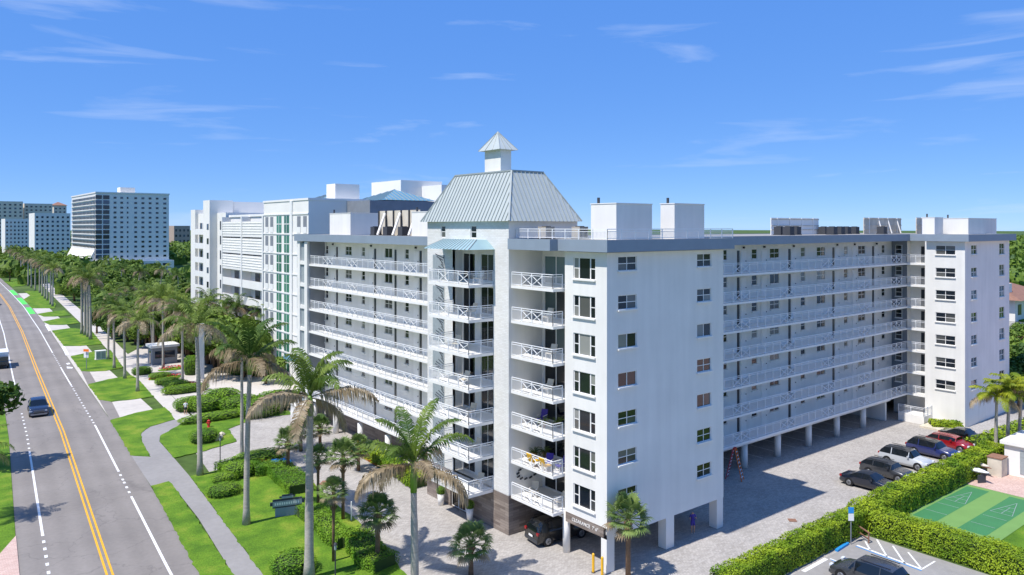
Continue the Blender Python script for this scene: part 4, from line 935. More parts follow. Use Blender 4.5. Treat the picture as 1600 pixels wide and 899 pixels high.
    for s in (-1,1):
        h = MB(); zz = hood-.26; h.box(F-.2,F-.015,s*hw*.82-.2,s*hw*.82+.12 if s < 0 else s*hw*.82+.05,zz,zz+.15); ob('headlight', h.mesh('headlight', HL), o)
        h = MB(); zt = 1.0 if kind != 'sedan' else .82; h.box(B+.0,B+.2,s*hw*.84-.12,s*hw*.84+.12,zt-.12,zt+.06); ob('tail_light', h.mesh('tail_light', TL), o)
        h = MB(); xm = F-1.75 if kind != 'pickup' else F-1.85; h.box(xm-.1,xm+.08,s*(hw+.02)-.1,s*(hw+.02)+.1,belt-.02,belt+.16); ob('mirror', h.mesh('mirror', color), o)
    g = MB(); g.box(F-.06,F+.01,-hw*.55,hw*.55,.5,hood-.24); ob('grille', g.mesh('grille', M['black']), o)
    g = MB(); g.box(F-.1,F+.04,-hw*.86,hw*.86,.3,.48); ob('bumper', g.mesh('bumper', M['darkgrey'] if kind != 'pickup' else M['rim']), o)
    g = MB(); g.box(B-.04,B+.1,-hw*.88,hw*.88,.32,.52); ob('bumper', g.mesh('bumper', M['darkgrey']), o)
    g = MB(); g.box(B-.05,B-.02,-.26,.26,.62,.76); ob('licence_plate', g.mesh('licence_plate', M['trim']), o)
    if kind == 'pickup':
        g = MB(); g.box(B+.12,B+1.7,-hw*.82,hw*.82,1.17,1.185); ob('bed', g.mesh('bed', M['black']), o)
        for zz in (.62,.74,.86): g = MB(); g.box(F+.005,F+.03,-hw*.6,hw*.6,zz,zz+.04); ob('grille_bar', g.mesh('grille_bar', M['rim']), o)
    elif kind == 'suv':
        for s in (-1,1): g = MB(); g.bar((B+.7,s*hw*.7,H+.04),(B+2.6,s*hw*.7,H+.03),.05,.04); ob('roof_rail', g.mesh('roof_rail', M['black']), o)
    return o
NAVY = paint('navy_paint', (24,30,44)); DGREY = paint('dark_grey_paint', (56,58,62)); SILV = paint('silver_paint', (188,192,196)); BLUE = paint('blue_paint_car', (36,46,98)); REDP = paint('red_paint_car', (150,24,30)); BLK = paint('black_paint', (18,19,21)); PICK = paint('pickup_blue', (36,48,74)); WHT = paint('white_truck_paint', (206,208,210))
S_ = R(-90)
car('sedan', 'black sedan parked nose to the hedge, nearest of the parked row', 'car', (30.7,-2.9,0), S_, NAVY, 4.75, 1.86, 1.45, 'sedan')
car('hatchback', 'dark grey hatchback parked between the black sedan and the silver SUV', 'car', (34.9,-2.5,0), S_, DGREY, 4.5, 1.84, 1.55, 'suv')
car('suv', 'silver SUV with dark roof parked nose to the hedge', 'car', (39.9,-2.0,0), S_, SILV, 4.7, 1.88, 1.7, 'suv', DGREY)
car('suv', 'dark blue SUV parked beside the silver SUV', 'car', (45.2,-2.3,0), S_, BLUE, 4.7, 1.88, 1.68, 'suv', BLK)
car('hatchback', 'red car parked between the blue SUV and a black car', 'car', (49.3,-2.4,0), S_, REDP, 4.3, 1.8, 1.5, 'suv')
car('sedan', 'black car at the far end of the parked row', 'car', (53.4,-2.2,0), S_, BLK, 4.7, 1.84, 1.48, 'sedan')
car('suv', 'black SUV parked under the corner balconies', 'car', (1.45,6.55,0), R(-8), BLK, 4.8, 1.95, 1.75, 'suv')
car('suv', 'dark SUV in the small lot at the bottom edge', 'car', (12.3,-11.9,0), R(90), DGREY, 4.7, 1.9, 1.75, 'suv')
car('pickup_truck', 'dark blue pickup truck driving on the road', 'truck', (-24.15,76.2,0), R(-94), PICK, 5.6, 2.0, 1.9, 'pickup')
car('car', 'grey car far along the road', 'car', (-16.2,240,0), R(-93), DGREY, 4.6, 1.8, 1.5, 'sedan')
# parked box-bodied truck on the left
o = thing('utility_truck', 'white topped truck standing at the left road edge', 'truck', (-24.8,117,0), R(-94))
for nm, b, m in (('box', (-3.2,1.2,-1.1,1.1,.8,2.6), M['wcloth']), ('cab', (1.25,2.7,-1.0,1.0,.5,2.0), DGREY), ('chassis', (-3.2,2.7,-.8,.8,.4,.78), M['black'])):
    mb = MB(); mb.box(*b, 0); me = mb.mesh(nm, m); bm = bmesh.new(); bm.from_mesh(me); bmesh.ops.bevel(bm, geom=bm.edges[:], offset=.06, segments=2, affect='EDGES'); bm.to_mesh(me); bm.free(); ob(nm, me, o)
mb = MB(); mb.quad((2.72,-.9,1.2),(2.72,.9,1.2),(2.62,.85,1.9),(2.62,-.85,1.9)); ob('windscreen', mb.mesh('windscreen', CG), o)
for x in (-2.2,1.9):
    for s in (-1,1): t = MB(); t.tube([(x,s*.85,.42),(x,s*1.1,.42)],[.42,.42],16); ob('wheel', t.mesh('wheel', M['tyre']), o)
# ================================================================ people
def person(label, xy, rz, h, shirt, legs, pose=0):
    V = [(0,0,.53),(0,0,.62),(0,0,.74),(0,0,.83),(0,0,.87),(0,0,.935)]  # pelvis..head
    rad = [.085,.08,.095,.055,.04,.062]; E = [(0,1),(1,2),(2,3),(3,4),(4,5)]
    def add(v, r, p): V.append(v); rad.append(r); E.append((p, len(V)-1)); return len(V)-1
    for s in (-1,1):
        sh = add((s*.105,0,.815), .045, 3); el = add((s*.15, .015+.02*pose*s, .66), .03, sh)
        ha = add((s*.13 if pose else s*.06, .09 if not pose else -.06*s, .54 if pose else .63), .022, el); add((s*.125 if pose else s*.03, .12 if not pose else -.09*s, .5 if pose else .645), .02, ha)
        hp = add((s*.055, 0, .49), .07, 0); kn = add((s*.06, .03+.08*pose*s, .275), .045, hp); an = add((s*.06, .02+.06*pose*s-.05*pose, .045), .03, kn); add((s*.065, .09+.06*pose*s, .018), .022, an)
    me = bpy.data.meshes.new('person'); me.from_pydata([tuple(c*h for c in v) for v in V], E, [])
    o = bpy.data.objects.new('person', me); COL.objects.link(o)
    sk = o.modifiers.new('s','SKIN'); 
    for i, d in enumerate(me.skin_vertices[0].data): d.radius = (rad[i]*h*.9, rad[i]*h*.8); d.use_root = (i == 0)
    sb = o.modifiers.new('b','SUBSURF'); sb.levels = 2; sb.render_levels = 2
    bpy.context.view_layer.update(); ev = bpy.data.meshes.new_from_object(o.evaluated_get(bpy.context.evaluated_depsgraph_get())); bpy.data.objects.remove(o)
    ev.materials.clear()
    for m in (M['skin'], shirt, legs, M['wcloth'], M['hair']): ev.materials.append(m)
    for p in ev.polygons:
        c = p.center/h; z = c.z; arm = abs(c.x) > .115 and z < .72
        p.use_smooth = True
        p.material_index = 3 if z < .035 else 0 if (z < .36 or z > .85 or arm) else 2 if z < .56 else 1
        if z > .945 or (z > .9 and c.y < -.01): p.material_index = 4
    return thing('person', label, 'person', (*xy,.0), rz, me=ev)
person('person in purple top and shorts standing under the front block', (10.1,.7), R(150), 1.72, M['purple'], M['purple'])
person('person in white top and dark shorts walking on the sidewalk', G(290,648), R(160), 1.7, M['wcloth'], M['dcloth'], 1)
person('person in white top standing on the neighbouring driveway', G(362,622), R(100), 1.7, M['wcloth'], M['wcloth'])
# ================================================================ street furniture and small things
def simple(name, label, cat, loc, parts, rz=0, group=None):
    o = thing(name, label, cat, loc, rz, group)
    for nm, mb, m in parts: ob(nm, mb.mesh(nm, M[m]), o)
    return o
def B_(*a): m = MB(); m.box(*a); return m
def T_(p, r, s=10): m = MB(); m.tube(p, r, s); return m
for k, (x, y) in enumerate(((-.55,.75),(-.45,.0))):
    simple('bollard', 'yellow post at the shaded corner, ' + ('left of the pair','right of the pair')[k], 'bollard', (x,y,0), [('post', T_([(0,0,0),(0,0,1.25)],[.09,.09]), 'yelpost'), ('cap', T_([(0,0,1.25),(0,0,1.31)],[.09,.03]), 'yelpost'), ('base', T_([(0,0,0),(0,0,.03)],[.14,.14]), 'darkgrey')], group='yellow bollards')
for k, px in enumerate((560,565.5)):
    simple('bollard', 'thin yellow post in the planting by the red kerb, ' + ('left','right')[k] + ' of the pair', 'bollard', (*G(px,710+k*2),0), [('post', T_([(0,0,0),(0,0,1.5)],[.08,.08]), 'yelpost'), ('cap', T_([(0,0,1.5),(0,0,1.56)],[.08,.03]), 'yelpost')], group='yellow bollards')
mb = MB(); a, b = G(543,700), G(590,728); mb.bar((*a,.08),(*b,.08),.3,.2); thing('red_kerb', 'red painted kerb before the left wing planting', 'kerb', me=mb.mesh('red_kerb', M['red']))
# ladder
o = thing('step_ladder', 'orange step ladder standing by the parking columns', 'ladder', (23.2,6.1,0), R(20))
for s in (-1,1):
    for q in (-1,1):
        mb = MB(); mb.bar((s*.38,q*.75,0),(s*.22,q*.08,2.9),.07,.05); ob('leg', mb.mesh('leg', M['orange'] if q < 0 else M['red']), o)
for i in range(8):
    t = (i+1)/9
    for q in (-1,1): mb = MB(); mb.bar((-.38+.16*t,q*(.75-.67*t),2.9*t),(.38-.16*t,q*(.75-.67*t),2.9*t),.08,.03); ob('step', mb.mesh('step', M['wcloth']), o)
mb = B_(-.24,.24,-.12,.12,2.88,2.95); ob('top_cap', mb.mesh('top_cap', M['red']), o)
# hydrant
simple('fire_hydrant', 'red fire hydrant on the lawn beside the low hedge', 'hydrant', (*G(326,668),.04), [('barrel', T_([(0,0,0),(0,0,.1),(0,0,.6),(0,0,.75),(0,0,.85)],[.2,.15,.15,.18,.05]), 'red'), ('outlet', T_([(-.25,0,.5),(.25,0,.5)],[.08,.08]), 'red'), ('outlet', T_([(0,-.26,.45),(0,0,.45)],[.1,.1]), 'red'), ('bonnet_nut', T_([(0,0,.84),(0,0,.92)],[.04,.04],6), 'red')])
# monument sign
x, y = G(449,806); o = thing('monument_sign', 'grey oval topped monument sign on the front lawn', 'sign', (x,y,0), R(-18))
for nm, b, m in (('base',(-.95,.95,-.14,.14,0,.75),'fascia'),('board',(-1.35,1.35,-.11,.11,.75,1.4),'darkgrey'),('crest',(-.62,.62,-.1,.1,1.4,1.72),'darkgrey')):
    me = B_(*b).mesh(nm, M[m]); bm = bmesh.new(); bm.from_mesh(me); bmesh.ops.bevel(bm, geom=[e for e in bm.edges if abs((e.verts[0].co-e.verts[1].co).y) > .1], offset=.2 if nm != 'base' else .03, segments=4, affect='EDGES'); bm.to_mesh(me); bm.free(); ob(nm, me, o)
for nm, b in (('name_panel',(-1.15,1.15,-.125,-.112,.86,1.3)),('crest_panel',(-.45,.45,-.115,-.102,1.47,1.65))): ob(nm, B_(*b).mesh(nm, M['lattice']), o)
mb = MB()
for i in range(11): mb.box(-1.0+i*.18,-.88+i*.18,-.135,-.126,.98,1.18)
ob('raised_letters', mb.mesh('raised_letters', M['trim']), o)
def lamp(px, py, h, label):
    simple('lamp_post', label, 'lamp post', (*G(px,py),0), [('post', T_([(0,0,0),(0,0,h)],[.05,.04]), 'darkgrey'), ('lantern', T_([(0,0,h),(0,0,h+.08),(0,0,h+.38)],[.04,.08,.1],8), 'lattice'), ('lantern_cap', T_([(0,0,h+.38),(0,0,h+.46),(0,0,h+.55)],[.13,.1,.03],8), 'darkgrey')], group='garden lamp posts')
lamp(524,905,1.9,'garden lamp post on the lawn at the bottom edge'); lamp(344,726,2.3,'thin lamp post beside the paved driveway')
simple('lamp_post', 'white marker post on the pavers behind the hedge', 'post', (*G(549,814),0), [('post', T_([(0,0,0),(0,0,1.5)],[.05,.05]), 'trim'), ('cap', T_([(0,0,1.5),(0,0,1.56)],[.06,.02]), 'trim')])
# flowers
def flowers(px, py, rx, ry, m, label):
    rg = random.Random(int(px)); mb = MB()
    for i in range(160):
        a = rg.uniform(0,6.28); r = math.sqrt(rg.random()); p = Vector((math.cos(a)*r*rx, math.sin(a)*r*ry, .2+.3*(1-r*r)+rg.uniform(0,.12))); s = .13
        n = Vector((rg.gauss(0,.5),rg.gauss(0,.5),1)).normalized(); e = n.orthogonal().normalized(); f = n.cross(e); mb.quad(tuple(p-e*s),tuple(p-f*s),tuple(p+e*s),tuple(p+f*s))
    o = thing('flower_bed', label, 'flower bed', (*G(px,py),0)); ob('blossoms', mb.mesh('blossoms', m), o); q = MB(); q.tube([(0,0,0),(0,0,.12),(0,0,.3)],[1,1,.6],14); c = ob('soil_mound', q.mesh('soil_mound', M['boxw']), o); c.scale = (rx,ry,1)
flowers(404,727,1.5,.8,M['red'],'bed of red flowers behind the curved hedge'); flowers(432,728,1.6,.8,M['bpaint'],'bed of blue flowers beside the red ones')
flowers(273,577,2.6,1.1,M['red'],'far red flower bed by the neighbouring driveway'); flowers(260,591,2.6,1.1,M['red'],'near red flower bed between clipped shrubs'); flowers(293,603,1.5,.7,M['red'],'small red flower bed beside the white post')
# rocks
for k, (px, py) in enumerate([(338,688),(343,685),(346,681)]):
    bm = bmesh.new(); bmesh.ops.create_icosphere(bm, subdivisions=2, radius=.42)
    for v in bm.verts: v.co *= 1 + .25*math.sin(v.co.x*9+k)*math.cos(v.co.y*7); v.co.z *= .6
    me = bpy.data.meshes.new('rock'); bm.to_mesh(me); bm.free(); me.materials.append(M['rock']); thing('rock', 'pale rock beside the round shrub, ' + ('nearest','middle','farthest')[k] + ' of three', 'rock', (*G(px,py),.15), k, me=me)
# planters at the entrance
for k, y in enumerate((13.55,17.75)):
    o = thing('planter', 'tall white planter with a clipped ball, ' + ('right','left') [k] + ' of the entrance doors', 'planter', (-1.75,y,0)); ob('pot', T_([(0,0,0),(0,0,.95)],[.22,.32],14).mesh('pot', M['trim'], True), o); c = ob('topiary', SHR[0], o, (0,0,1.2)); c.scale = (.36,.36,.36)
# red paver diamonds
for p in ((511,755),(1238,813)):
    x, y = G(*p); mb = MB(); r_ = .9 if p[0] < 600 else .45; mb.poly([(x-r_,y,.008),(x,y-r_,.008),(x+r_,y,.008),(x,y+r_,.008)]); o = ob('plaza_inlay', mb.mesh('plaza_inlay', M['roofbrown'])); o['kind'] = 'structure'
# signs along the street
def post_sign(px, py, h, w, hh, m, label, rz=R(-50)):
    simple('street_sign', label, 'sign', (*G(px,py),0), [('post', T_([(0,0,0),(0,0,h)],[.04,.04],6), 'grey'), ('plate', B_(-w/2,w/2,-.06,-.03,h-hh,h), m)], rz)
post_sign(135,577,3.0,.9,1.1,'wcloth','small white sign on a post on the verge'); simple('street_sign','orange topped sign plate above the white verge sign','sign',(*G(135,577.5),0),[('plate',B_(-.5,.5,-.08,-.05,2.95,3.35),'orange'),('post',T_([(0,.05,0),(0,.05,3.3)],[.03,.03],6),'grey')],R(-50))
x, y = G(240,565); o = thing('work_sign', 'orange diamond work sign beside the sidewalk', 'sign', (x,y,0), R(-40)); m = MB(); m.poly([(-1.0,0,2.0),(0,0,1.0),(1.0,0,2.0),(0,0,3.0)]); m.poly([(-1.0,.03,2.0),(0,.03,3.0),(1.0,.03,2.0),(0,.03,1.0)]); ob('plate', m.mesh('plate', M['orange']), o); ob('stand', T_([(0,.08,0),(0,.08,2)],[.05,.05],6).mesh('stand', M['darkgrey']), o)
simple('utility_cabinet', 'white utility cabinet on the verge lawn', 'cabinet', (*G(157,562),.04), [('case', B_(-.8,.8,-.5,.5,.12,1.5), 'trim'), ('base', B_(-.9,.9,-.6,.6,0,.12), 'concrete'), ('door', B_(-.7,-.05,-.53,-.5,.2,1.4), 'lattice'), ('door', B_(.05,.7,-.53,-.5,.2,1.4), 'lattice'), ('cap', B_(-.86,.86,-.56,.56,1.5,1.58), 'trim')])
simple('gatehouse', 'small white gatehouse beside the neighbouring driveway', 'booth', (*G(254,567),0), [('wall', B_(-2.0,2.0,-1.6,1.6,0,2.9), 'grey'), ('roof', B_(-2.3,2.3,-1.9,1.9,2.9,3.3), 'trim'), ('window', B_(-1.6,1.6,-1.63,-1.6,1.1,2.3), 'glassfar'), ('door', B_(-2.03,-2.0,-.6,.5,.05,2.2), 'glassfar')])
simple('gate_post', 'tall white post at the neighbouring driveway', 'post', (*G(312.5,592),0), [('shaft', B_(-.5,.5,-.5,.5,0,8.3), 'trim'), ('cap', B_(-.6,.6,-.6,.6,8.3,8.5), 'trim'), ('number_plate', B_(-.54,-.5,-.25,.25,4.6,5.4), 'darkgrey')])
simple('garden_wall', 'pale wall and canopy at the neighbouring building entrance', 'wall', (*G(398,573),0), [('wall', B_(-7,7,-.3,.3,0,3.2), 'white2'), ('coping', B_(-7.1,7.1,-.4,.4,3.2,3.4), 'trim')], R(68))
simple('end_wall', 'low white wall with small vents at the end of the left wing', 'wall', (-.3,50.4,0), [('wall', B_(-.6,.6,-1,1.6,0,2.1), 'trim'), ('cap', B_(-.66,.66,-1.06,1.66,2.1,2.2), 'trim')])
# handicap sign, wheel stop, lot markings, bench
simple('parking_sign', 'blue and white parking sign above the hedge', 'sign', (17.6,-7.9,0), [('post', T_([(0,0,0),(0,0,2.6)],[.04,.04],6), 'grey'), ('blue_plate', B_(-.2,.2,-.05,-.02,2.3,2.75), 'bpaint'), ('white_plate', B_(-.2,.2,-.05,-.02,1.75,2.27), 'trim')], R(-40))
me = B_(-.95,.95,-.11,.11,0,.15).mesh('wheel_stop', M['bpaint']); thing('wheel_stop', 'blue concrete wheel stop in the small lot', 'wheel stop', (*G(1316,856),-.01), R(4), me=me)
def lot_line(p, q, m, w_=.12):
    mb = MB(); a, b = Vector(G(*p)), Vector(G(*q)); t = (b-a).normalized(); s = Vector((-t.y,t.x))*w_/2; mb.poly([(*(a-s),-.004),(*(b-s),-.004),(*(b+s),-.004),(*(a+s),-.004)]); o = ob('lot_marking', mb.mesh('lot_marking', M[m])); o['kind'] = 'structure'
lot_line((1339,852),(1441,890),'wpaint',.2); lot_line((1337,853.5),(1440,892),'bpaint',.1); lot_line((1441,889),(1461,877),'wpaint')
for p, q in (((1352,846),(1360,860)),((1370,843),(1386,870)),((1395,853),(1414,881)),((1419,863),(1440,889))): lot_line(p, q, 'wpaint')
lot_line((1255,893),(1291,873),'wpaint',.3); lot_line((1297,873),(1312,879),'wpaint',.15); lot_line((1298,874.5),(1313,880.5),'bpaint',.1); lot_line((1394,893),(1406,898),'wpaint',.2)
simple('cart_rail', 'rusty metal rail at the hedge corner of the small lot', 'rail', (*G(1347,842),0), [('rail', B_(-.9,.9,-.04,.04,.75,.83), 'roofbrown'), ('leg', B_(-.85,-.78,-.04,.04,0,.75), 'roofbrown'), ('leg', B_(.78,.85,-.04,.04,0,.75), 'roofbrown'), ('lower_rail', B_(-.78,.78,-.03,.03,.3,.36), 'roofbrown')], R(60))
# pool house, boat rack
simple('pool_house', 'small white pool house at the right edge', 'hut', (47.2,-11.2,0), [('wall', B_(-2.6,2.6,-2.2,2.2,0,2.9), 'trim'), ('roof', B_(-2.9,2.9,-2.5,2.5,2.9,3.2), 'trim'), ('door', B_(-2.64,-2.6,-1.6,.9,.3,2.5), 'lattice'), ('glass', B_(-2.67,-2.65,-1.3,-.5,.6,2.2), 'glassfar')])
simple('storage_box', 'weathered wooden storage box beside the pool house', 'box', (43.7,-8.7,0), [('case', B_(-.7,.7,-.6,.6,0,1.7), 'panel'), ('lid', B_(-.76,.76,-.66,.66,1.7,1.8), 'roofbrown')])
for k, (x, y, c) in enumerate(((40.4,-7.9,'wcloth'),(42.5,-7.2,'panel'))):
    mb = MB(); n = 8
    mb.tube([(-2.3+4.6*i/n, 0, .0+.12*(abs(i-n/2)/(n/2))**2) for i in range(n+1)], [.06+.36*math.sin(math.pi*(i+.35)/(n+.7)) for i in range(n+1)], 10)
    o = thing('kayak', ('white and blue','pale wooden')[k] + ' kayak resting on the rack by the hedge', 'kayak', (x,y,1.0), R(75)); q = ob('hull', mb.mesh('hull', M[c], True), o); q.scale = (.6,1.0,.5); q = ob('cockpit', T_([(-.5,0,0),(0,0,.03),(.5,0,0)],[.02,.22,.02],8).mesh('cockpit', M['black']), o, (0,0,.17)); q.scale = (1,.9,.5); q = ob('hull_stripe', T_([(-1.6,0,-.03),(0,0,-.05),(1.6,0,-.03)],[.06,.345,.06],10).mesh('hull_stripe', M['dcloth' if k == 0 else 'roofbrown']), o, (0,0,-.05)); q.scale = (1,1,.55)
    r = thing('kayak_rack', 'dark rack under the ' + ('white','wooden')[k] + ' kayak', 'rack', (x,y,0), R(62))
    for sx in (-.9,.9): ob('support', B_(sx-.05,sx+.05,-.4,.4,.0,.75).mesh('support', M['darkgrey']), r)
# balcony furniture
def chair_proto(mcush):
    o = bpy.data.objects.new('patio_chair', None); COL.objects.link(o)
    ob('seat', B_(-.28,.28,-.28,.28,.38,.46).mesh('seat', M[mcush]), o); m = MB(); m.bar((0,.28,.42),(0,.5,1.02),.54,.07); ob('backrest', m.mesh('backrest', M[mcush]), o)
    for sx in (-.27,.27):
        for sy in (-.25,.25): ob('leg', B_(sx-.025,sx+.025,sy-.025,sy+.025,0,.38).mesh('leg', M['trim']), o)
        ob('armrest', B_(sx-.03,sx+.03,-.28,.35,.62,.66).mesh('armrest', M['trim']), o)
    return o
c0 = chair_proto('purple'); c1 = chair_proto('panel'); c2 = chair_proto('yelpost'); used = set()
spots = [(c0,1,-.1,5.9,-60,'blue cushioned chair on the second corner balcony, left one'),(c0,1,.2,4.9,-100,'blue cushioned chair on the second corner balcony, right one'),(c1,0,.2,7.9,-60,'brown chair on the lowest corner balcony, left one'),(c1,0,.3,5.2,-110,'brown chair on the lowest corner balcony, right one'),(c0,2,1.2,8.1,-70,'blue chair at the back of the third corner balcony'),(c2,1,-.55,7.0,90,'yellow cushioned chair on the second corner balcony, left one'),(c2,1,-.55,5.6,90,'yellow cushioned chair on the second corner balcony, right one'),(c1,3,-2.6,13.2,-80,'tan chair on the fourth tower balcony'),(c1,4,-2.4,14.5,-60,'tan chair on the fifth tower balcony')] + [(c1,k,-1.9,12.2+.5*(k%3),-70-20*(k%2),'tan chair near the doors of the ' + ('lowest','second','third','fourth','fifth','sixth','top')[k] + ' tower balcony') for k in (0,1,2,5,6)] + [(c1,k,.4,6.2+.4*(k%2),-80,'tan chair on the ' + ('fourth','fifth','sixth')[k-3] + ' corner balcony') for k in (3,4,5)]
for pr, k, x, y, a, lb in spots:
    o = pr if pr.name not in used else copy_tree(pr); used.add(pr.name); o.location = (x,y,FL[k]+.002); o.rotation_euler = (0,0,R(a)); o['label'] = lb; o['category'] = 'chair'; o['group'] = 'balcony chairs'
for pr in (c0,c1,c2):
    if 'label' not in pr: bpy.data.objects.remove(pr)
for k, x, y in ((1,.9,8.6),(2,.6,7.2),(2,1.4,6.4),(1,1.6,8.2)):
    o = thing('potted_plant', f'potted plant on the {("","second","third")[k]} corner balcony, ' + ('nearer the railing' if x < 1 else 'nearer the wall'), 'plant', (x,y,FL[k])); ob('pot', T_([(0,0,0),(0,0,.4)],[.16,.22],10).mesh('pot', M['roofbrown']), o); c = ob('leaves', PALMG[0], o, (0,0,.4)); c.scale = (.2,.2,.2)
mb = MB()
for i in range(13):
    a = i*.5; mb.bar((.5+1.0*math.cos(a),9.12,FL[0]+1.45+.5*math.sin(a)),(.5+1.0*math.cos(a)+.28,9.12,FL[0]+1.53+.5*math.sin(a)),.06,.11)
thing('wall_sculpture', 'dark metal ring of fish on the lowest corner balcony wall', 'wall art', me=mb.mesh('wall_sculpture', M['darkgrey']))
# ================================================================ buildings behind
def bbox_building(name, label, boxes):
    o = thing(name, label, 'building')
    for nm, b, m in boxes: ob(nm, B_(*b).mesh(nm, M[m]), o)
    return o
_pm = {}
def grid_windows(o, face, plane, As, Zs, w_, h_, m, name='window', proud=.04):
    for a in As:
        for z in Zs:
            key = (name, w_, h_, m, face)
            if key not in _pm: _pm[key] = (B_(-proud,proud,-w_/2,w_/2,0,h_) if face == 'W' else B_(-w_/2,w_/2,-proud,proud,0,h_)).mesh(name, M[m])
            ob(name, _pm[key], o, (plane,a,z) if face == 'W' else (a,plane,z))
# neighbour with green curtained windows
o = bbox_building('neighbour_building', 'white building with green curtained windows and blue hipped roofs behind the left wing', [('wall',(8,20,67.2,84.7,0,27.4),'white2'),('wall',(14,50,60,84,0,27.3),'grey'),('roof_block',(13,17,69,72,27.3,30.0),'white2'),('roof_block',(30,48,66,80,27.3,30.3),'white2'),('roof_block',(26,34,72,82,27.3,31.2),'white2'),('parapet',(7.9,20.1,67.1,84.8,27.4,27.7),'trim')])  # second wall's grey: its shade put into the colour, along with blue-grey paint
for k in range(8):
    z = 24.2-3.0*k
    if z < .5: break
    for y in (75.2,78.2): grid_windows(o,'W',8,[y],[z-1.6],1.9,2.6,'green'); grid_windows(o,'W',7.97,[y],[z-.3],2.0,.12,'trim','mullion'); grid_windows(o,'W',7.97,[y],[z-1.6],.1,2.6,'trim','mullion')
    for y in (81.2,83.3,70.6,68.4): grid_windows(o,'W',8,[y],[z-1.6],1.2,2.5,'grey','loggia'); grid_windows(o,'W',7.95,[y],[z-1.6],1.25,.9,'trim','balustrade')
    ob('band', B_(7.9,8.0,67.2,84.7,z+1.15,z+1.35).mesh('band', M['trim']), o)
ob('pier', B_(7.8,8.0,72.8,73.6,0,27.4).mesh('pier', M['trim']), o)
for (cx_, cy_, hw_, h_) in ((17,79,4,1.5),(22,67,4.6,1.8)):
    m = MB(); c = [(cx_-hw_,cy_-hw_),(cx_+hw_,cy_-hw_),(cx_+hw_,cy_+hw_),(cx_-hw_,cy_+hw_)]
    for i in range(4): m.tri((*c[i],27.5),(*c[(i+1)%4],27.5),(cx_,cy_,27.5+h_))
    r = ob('hipped_roof', m.mesh('hipped_roof', M['bluemet']), o)
    for i in (3,0):
        for t in range(1,12):
            p = Vector((*c[i],27.53)).lerp(Vector((*c[(i+1)%4],27.53)), t/12); u = 1-abs(t/12-.5)*2; mid = (Vector((*c[i],27.5))+Vector((*c[(i+1)%4],27.5)))/2; q = p + (Vector((cx_,cy_,27.53+h_))-Vector((mid.x,mid.y,27.53)))*u; b = MB(); b.bar(p,q,.1,.1); ob('roof_seam', b.mesh('roof_seam', M['seam']), r)
ob('blue_awning', B_(3,8,56,64,5.6,6.0).mesh('blue_awning', M['bluemet']), o)
# long white slab with balconies, and stair tower
o = bbox_building('apartment_slab', 'white apartment slab with long balcony bands beyond the green windowed building', [('wall',(9.5,30,85,105.5,0,25.3),'white2'),('parapet',(9.3,30.2,84.9,105.7,25.3,25.7),'trim')])
for k in range(8):
    z = 22-2.9*k
    if z < .3: break
    ob('balcony', B_(8,9.5,85.2,105.4,z-.2,z).mesh('balcony', M['trim']), o)
    for y0, y1 in ((85.2,94.8),(95.4,105.4)): ob('balustrade', B_(8,8.08,y0,y1,z,z+1.15 if k > 2 else z+2.45).mesh('balustrade', M['white2']), o)
    if k <= 2:
        for q in range(5): ob('shutter_rib', B_(7.94,7.998,85.4,105.2,z+.3+q*.45,z+.38+q*.45).mesh('shutter_rib', M['trim']), o)
    grid_windows(o,'W',9.5,[87.5,91.5,97.5,102],[z+.1],2.2,2.2,'glassfar')
for y in (85.1,95.1,105.4): ob('pier', B_(7.9,9.5,y-.25,y+.25,0,25.3).mesh('pier', M['trim']), o)
o = bbox_building('stair_tower_block', 'tall white block with stair tower and small dark windows', [('wall',(9,26,106.5,127,0,26.2),'white2'),('tower',(7.6,12,111.5,115.5,0,28.6),'white2'),('tower',(8.4,12,123.5,126.5,0,27),'white2'),('tower',(12.2,24,112,122,26.2,28.4),'white2')])
for k in range(9):
    z = 23-2.75*k
    if z < .5: break
    grid_windows(o,'W',7.6,[112.6],[z],1.1,1.1,'glassfar'); grid_windows(o,'W',9,[108.5],[z],2.6,1.6,'glassfar')
    ob('balcony', B_(7.9,9,116,123,z-1,z-.8).mesh('balcony', M['trim']), o); ob('balustrade', B_(7.9,8,116,123,z-.8,z+.1).mesh('balustrade', M['trim']), o); grid_windows(o,'W',9,[117.5,119.5,121.5],[z-.6],1.5,1.9,'glassfar')
# tall tower with dark balconies
tx0 = PY(150,302,390)[0]; tx1 = PY(264,305,390)[0]
o = bbox_building('apartment_tower', 'thirteen storey white apartment tower with dark glazed balcony side', [('wall',(tx0,tx1,390,462,6,40.5),'trim'),('podium',(tx0-1,tx1+2,388,432,0,6),'white2'),('penthouse',(tx0+12,tx0+19,395,402,40.5,44),'cream'),('parapet',(tx0-.3,tx1+.3,389.7,462.3,40.5,41.2),'trim')])
for k in range(13):
    z = 7.6+2.5*k
    grid_windows(o,'S',390,[tx0+1.2,tx0+4.6],[z],2.2 if False else 2.8,1.9,'glassfar','balcony_glazing',.2)
    for fx, ww in ((.25,1.6),(.34,1.6),(.42,.9),(.53,1.6),(.63,1.7),(.73,1.6),(.83,1.6),(.94,1.8)): grid_windows(o,'S',390,[tx0+(tx1-tx0)*fx],[z+.3],round(ww*.8,2),1.0,'glassfar','window',.1)
    for y in range(392,460,4): grid_windows(o,'W',tx0,[y+1],[z],2.4,1.35,'slit','loggia',.2)
    ob('balcony', B_(tx0-.5,tx0,391,461,z-.5,z-.1).mesh('balcony', M['trim']), o)
